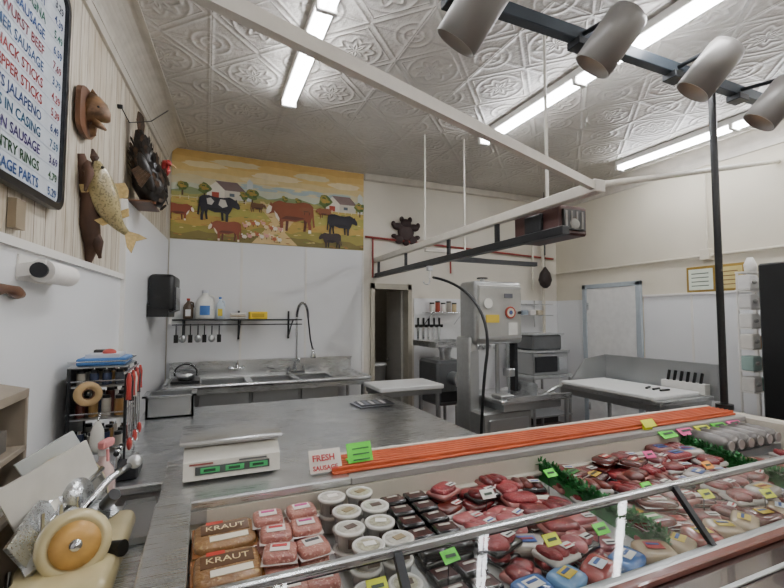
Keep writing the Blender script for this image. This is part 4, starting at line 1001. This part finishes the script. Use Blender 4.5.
# ---------------------------------------------------------------- left foreground
w = B('tan_shelf_unit')
x0, x1, y0, y1 = -.672, -.51, 1.28, 1.74
w.b2((x0, y1-.02, 0), (x1, y1, 1.36), TAN, .003); w.b2((x0, y0, 0), (x1, y0+.02, 1.36), TAN, .003); w.b2((x0, y0, 0), (x0+.015, y1, 1.36), TAN)
for z in (.1, .42, .74, 1.0, 1.18, 1.345): w.b2((x0, y0, z), (x1, y1, z+.018), TAN, .002)
w.prism([(x1, y0-.02, 1.36), (x1+.0, y1, 1.36), (x0, y1, 1.40), (x0, y0-.02, 1.40)], (0, 0, .012), TAN); w.done()
w = B('paper_bag_bundles')
for k in range(3): w.box((-.585, 1.40+.10*k, 1.05+.005*k), (.11, .09, .06+.01*k), C(['#8a8f94', '#a98f6a', '#d9d6ce'][k])); w.box((-.585, 1.40+.10*k, 1.235), (.11, .08, .06), C(['#b59a72', '#e0ddd4', '#5f5a52'][k]))
w.done()
w = B('slicer_stand_table')
w.b2((-.49, 1.18, .83), (-.155, 2.04, .85), STEEL, .004)
for x in (-.46, -.18):
    for y in (1.22, 2.0): w.cyl((x, y, 0), (x, y, .84), .016, STEEL2)
w.b2((-.47, 1.2, .3), (-.165, 2.0, .315), STEEL2); w.done()
w = B('meat_slicer'); YC = mat('slicer_cream_enamel', '#cfc193', .3, .1, .12, 8, coat=.4)
w.box((-.33, 1.55, .90), (.25, .48, .07), YC, bev=.03, seg=3)
for x in (-.43, -.24):
    for y in (1.36, 1.75): w.cyl((x, y, .851), (x, y, .87), .02, BLACK)
md = Vector((.25, -.9, .3)).normalized(); mc = Vector((-.315, 1.46, .98))
w.lathe(mc, [(0, -.12), (.06, -.12), (.085, -.09), (.088, 0), (.085, .03), (.068, .045), (.062, .04), (.0, .04)], YC, 28, md)
w.lathe(mc, [(.058, .039), (.058, .048), (.03, .052), (0, .052)], mat('slicer_dial_tan', '#b98f4c', .35, .1, .25, 20), 24, md)
w.lathe(mc, [(.016, .05), (.014, .07), (.0, .072)], CHROME, 16, md)
bd = Vector((.75, -.45, .35)).normalized(); bc = Vector((-.36, 1.64, 1.05))
w.lathe(bc, [(0, -.01), (.12, -.006), (.125, 0), (.12, .004), (0, .008)], CHROME, 36, bd)
w.lathe(bc-bd*.015, [(.0, -.02), (.11, -.02), (.132, -.005), (.132, .012), (.126, .012)], YC, 36, bd)
w.lathe(bc, [(.045, .006), (.045, .03), (.0, .034)], STEEL, 20, bd)
def plate(w, o, u, v, th, m):
    o, u, v = Vector(o), Vector(u), Vector(v); n_ = u.cross(v).normalized(); w.prism([o, o+u, o+u+v, o+v], n_*th, m)
WT = C('#d2cfc6', .3, .3)
plate(w, (-.46, 1.50, 1.02), (.15, .22, .06), (-.03, -.06, .13), .006, WT); plate(w, (-.46, 1.47, 1.0), (.17, .20, .05), (.06, -.08, -.05), .006, STEEL)
plate(w, (-.46, 1.62, 1.09), (.10, .15, .05), (-.03, -.05, .09), .006, mat('clear_slicer_guard', '#c4c8c6', .1, 0, .05, coat=.6))
plate(w, (-.40, 1.42, .93), (.04, .26, .10), (-.05, -.02, .09), .01, STEEL)
w.loft([(-.38, 1.42, .95), (-.33, 1.55, 1.02), (-.27, 1.66, 1.08), (-.215, 1.73, 1.10)], .011, None, CHROME, n=10); w.ell((-.21, 1.735, 1.105), (.024, .024, .024), STEEL)
w.loft([(-.44, 1.45, .97), (-.36, 1.62, 1.05), (-.30, 1.72, 1.10)], .008, None, CHROME, n=8)
for k in range(3): w.cyl((-.40+.03*k, 1.50+.05*k, .965), (-.40+.03*k, 1.50+.05*k, 1.06), .007, CHROME, n=8)
w.cyl((-.27, 1.60, 1.02), (-.24, 1.57, 1.06), .018, BLACK); w.loft([(-.44, 1.42, .95), (-.42, 1.34, .90), (-.36, 1.30, .90)], .008, None, CHROME, n=8)
w.cyl((-.25, 1.5, .93), (-.20, 1.47, .94), .022, BLACK)
w.done()
w = B('slicer_receiving_tray'); w.box((-.215, 1.84, .856), (.11, .34, .01), STEEL2, bev=.003)
for dx in (-.055, .055): w.box((-.215+dx, 1.84, .866), (.004, .34, .02), STEEL2)
for dy in (-.17, .17): w.box((-.215, 1.84+dy, .866), (.11, .004, .02), STEEL2)
w.done()
w = B('spray_bottle'); sx_, sy_ = -.34, 1.95
w.lathe((sx_, sy_, .851), [(0, 0), (.038, 0), (.042, .01), (.042, .14), (.035, .18), (.015, .21), (.015, .23), (0, .23)], mat('cloudy_pink_bottle', '#cfb4ae', .25, 0, .08, coat=.5), 18)
w.cyl((sx_, sy_, 1.08), (sx_, sy_, 1.11), .018, C('#e4e2de')); w.box((sx_+.01, sy_-.01, 1.125), (.03, .07, .03), C('#d98a8a'), rot=(0, 0, -.3), bev=.006); w.cyl((sx_+.02, sy_-.04, 1.11), (sx_+.025, sy_-.055, 1.07), .005, C('#d98a8a'))
w.done()
w = B('plastic_bag_stack'); w.T = Matrix.Translation((0, -.15, 0)); r = random.Random(14)
for k in range(6): w.box((-.43+r.uniform(-.01, .01), 2.12+r.uniform(-.01, .01), .857+.012*k), (.08, .10, .011), C(['#d9d7d0', '#c3c7ca', '#e6e4de'][k % 3], .3, .4), rot=(0, 0, r.uniform(-.2, .2)), bev=.003)
w.done()

w = B('supply_rack')
x0, x1, y0, y1 = -.575, -.34, 2.42, 2.72
for x in (x0+.01, x1):
    for y in (y0, y1): w.cyl((x, y, .901), (x, y, 1.36), .007, DARK, n=8)
for z in (.96, 1.12, 1.27, 1.36):
    w.b2((x0, y0, z), (x1, y1, z+.006), STEEL2)
    for y in (y0, y1): w.cyl((x0, y, z+.03), (x1, y, z+.03), .0035, CHROME, n=6)
    w.cyl((x1, y0, z+.03), (x1, y1, z+.03), .0035, CHROME, n=6)
w.b2((x0, y0, .92), (x0+.008, y1, 1.36), DARK)
w.cyl((x1+.012, y0-.12, 1.345), (x1+.012, y1, 1.345), .006, CHROME, n=8)
w.done()
w = B('hanging_red_handled_tools')
for k in range(7):
    y = y0-.10+.062*k; z = 1.33-.015*(k % 2); hm = [C('#a8322a', .35), BLACK, C('#a8322a', .35), C('#c9c4b8', .35)][k % 4]
    w.loft([(x1+.026, y, z+.012), (x1+.026, y, z-.02), (x1+.026, y, z-.07), (x1+.026, y, z-.11)], [.005, .012, .010, .012], None, hm, n=8, up=(0, 1, 0))
    w.prism([(x1+.026, y-.010, z-.11), (x1+.026, y+.010, z-.11), (x1+.026, y+.010, z-.25), (x1+.026, y-.006, z-.28)], (.002, 0, 0), CHROME)
for k in range(5):
    y = y0-.06+.08*k; w.ell((x1+.030, y, 1.01-.02*(k % 2)), (.012, .022, .03), [C('#a8322a', .35), CHROME][k % 2]); w.cyl((x1+.028, y, 1.03), (x1+.028, y, 1.10), .003, CHROME, n=6)
w.done()
w = B('spice_shaker_bottles'); r = random.Random(2)
for z in (.967, 1.127, 1.277):
    for k in range(4):
        for j in range(3):
            x = x0+.045+.052*k; y = y0+.05+.09*j; c = r.choice(['#2a2a2c', '#5a2a22', '#a9a498', '#4a4f56', '#8a6a3a', '#c9c9c4', '#2f3a55']); hh = r.uniform(.05, .085) if z < 1 else r.uniform(.07, .11)
            if z > 1.2: hh = min(hh, .055)
            w.cyl((x, y, z), (x, y, z+hh), .02, C(c, .3, .3), n=12); w.cyl((x, y, z+hh), (x, y, z+hh+.015), .016, r.choice([CHROME, BLACK, BLACK]), n=12)
w.done()
w = B('blue_plastic_tray'); w.box((-.45, 2.57, 1.385), (.20, .24, .035), C('#3f6fa8', .4), bev=.006); w.box((-.45, 2.57, 1.41), (.14, .18, .02), C('#c9ccd0')); w.ell((-.43, 2.53, 1.425), (.03, .03, .018), C('#b5453a')); w.box((-.48, 2.62, 1.425), (.06, .05, .02), BLACK, bev=.004)
w.done()
def taperoll(cc, r, hw, col, nm):
    w = B(nm); ax = Vector((.3, -1, .1)).normalized(); cc = Vector(cc)
    w.lathe(cc, [(r*.45, -hw), (r*.97, -hw), (r, 0), (r*.97, hw), (r*.45, hw), (r*.45, -hw)], C(col, .6), 28, ax); w.lathe(cc, [(r*.44, -hw*.95), (r*.44, hw*.95), (r*.36, hw*.95), (r*.36, -hw*.95), (r*.44, -hw*.95)], C('#6a4a34'), 20, ax)
    w.cyl(cc-ax*.05, cc+ax*(hw+.01), r*.13, DARK); w.done()
taperoll((-.48, 2.365, 1.25), .055, .025, '#a58a60', 'masking_tape_roll')
w = B('hanging_scoop'); w.loft([(-.44, 2.38, 1.12), (-.44, 2.375, 1.08), (-.44, 2.37, 1.02), (-.44, 2.37, .98)], [.010, .026, .03, .01], [.006, .012, .012, .006], C('#d8d5cc', .4), n=12, up=(0, 1, 0)); w.cyl((-.44, 2.38, 1.12), (-.44, 2.412, 1.15), .004, CHROME, n=6); w.done()
w = B('chrome_bag_sealer')
w.box((-.30, 2.25, .927), (.10, .16, .05), DARK, bev=.008)
for k in range(5): w.cyl((-.335, 2.19+.03*k, .945), (-.335, 2.19+.03*k, 1.01), .007, CHROME, n=8); w.ell((-.335, 2.19+.03*k, 1.015), (.012, .012, .012), CHROME if k % 2 else BLACK)
w.cyl((-.27, 2.19, .965), (-.27, 2.32, .965), .012, CHROME); w.done()

# ---------------------------------------------------------------- world + camera
wd = bpy.data.worlds.new('World'); bpy.context.scene.world = wd; wd.use_nodes = True
wd.node_tree.nodes['Background'].inputs[0].default_value = (.75, .82, .9, 1); wd.node_tree.nodes['Background'].inputs[1].default_value = .4

cam = bpy.data.cameras.new('Camera'); co = bpy.data.objects.new('Camera', cam); bpy.context.scene.collection.objects.link(co)
cam.sensor_width = 36; cam.lens = 430/784*36; cam.clip_start = .02
th = math.radians(23.5); p = math.radians(3.06)
F = Vector((math.sin(th)*math.cos(p), math.cos(th)*math.cos(p), math.sin(p)))
co.location = (0, 0, 1.6); co.rotation_euler = F.to_track_quat('-Z', 'Y').to_euler()
bpy.context.scene.camera = co
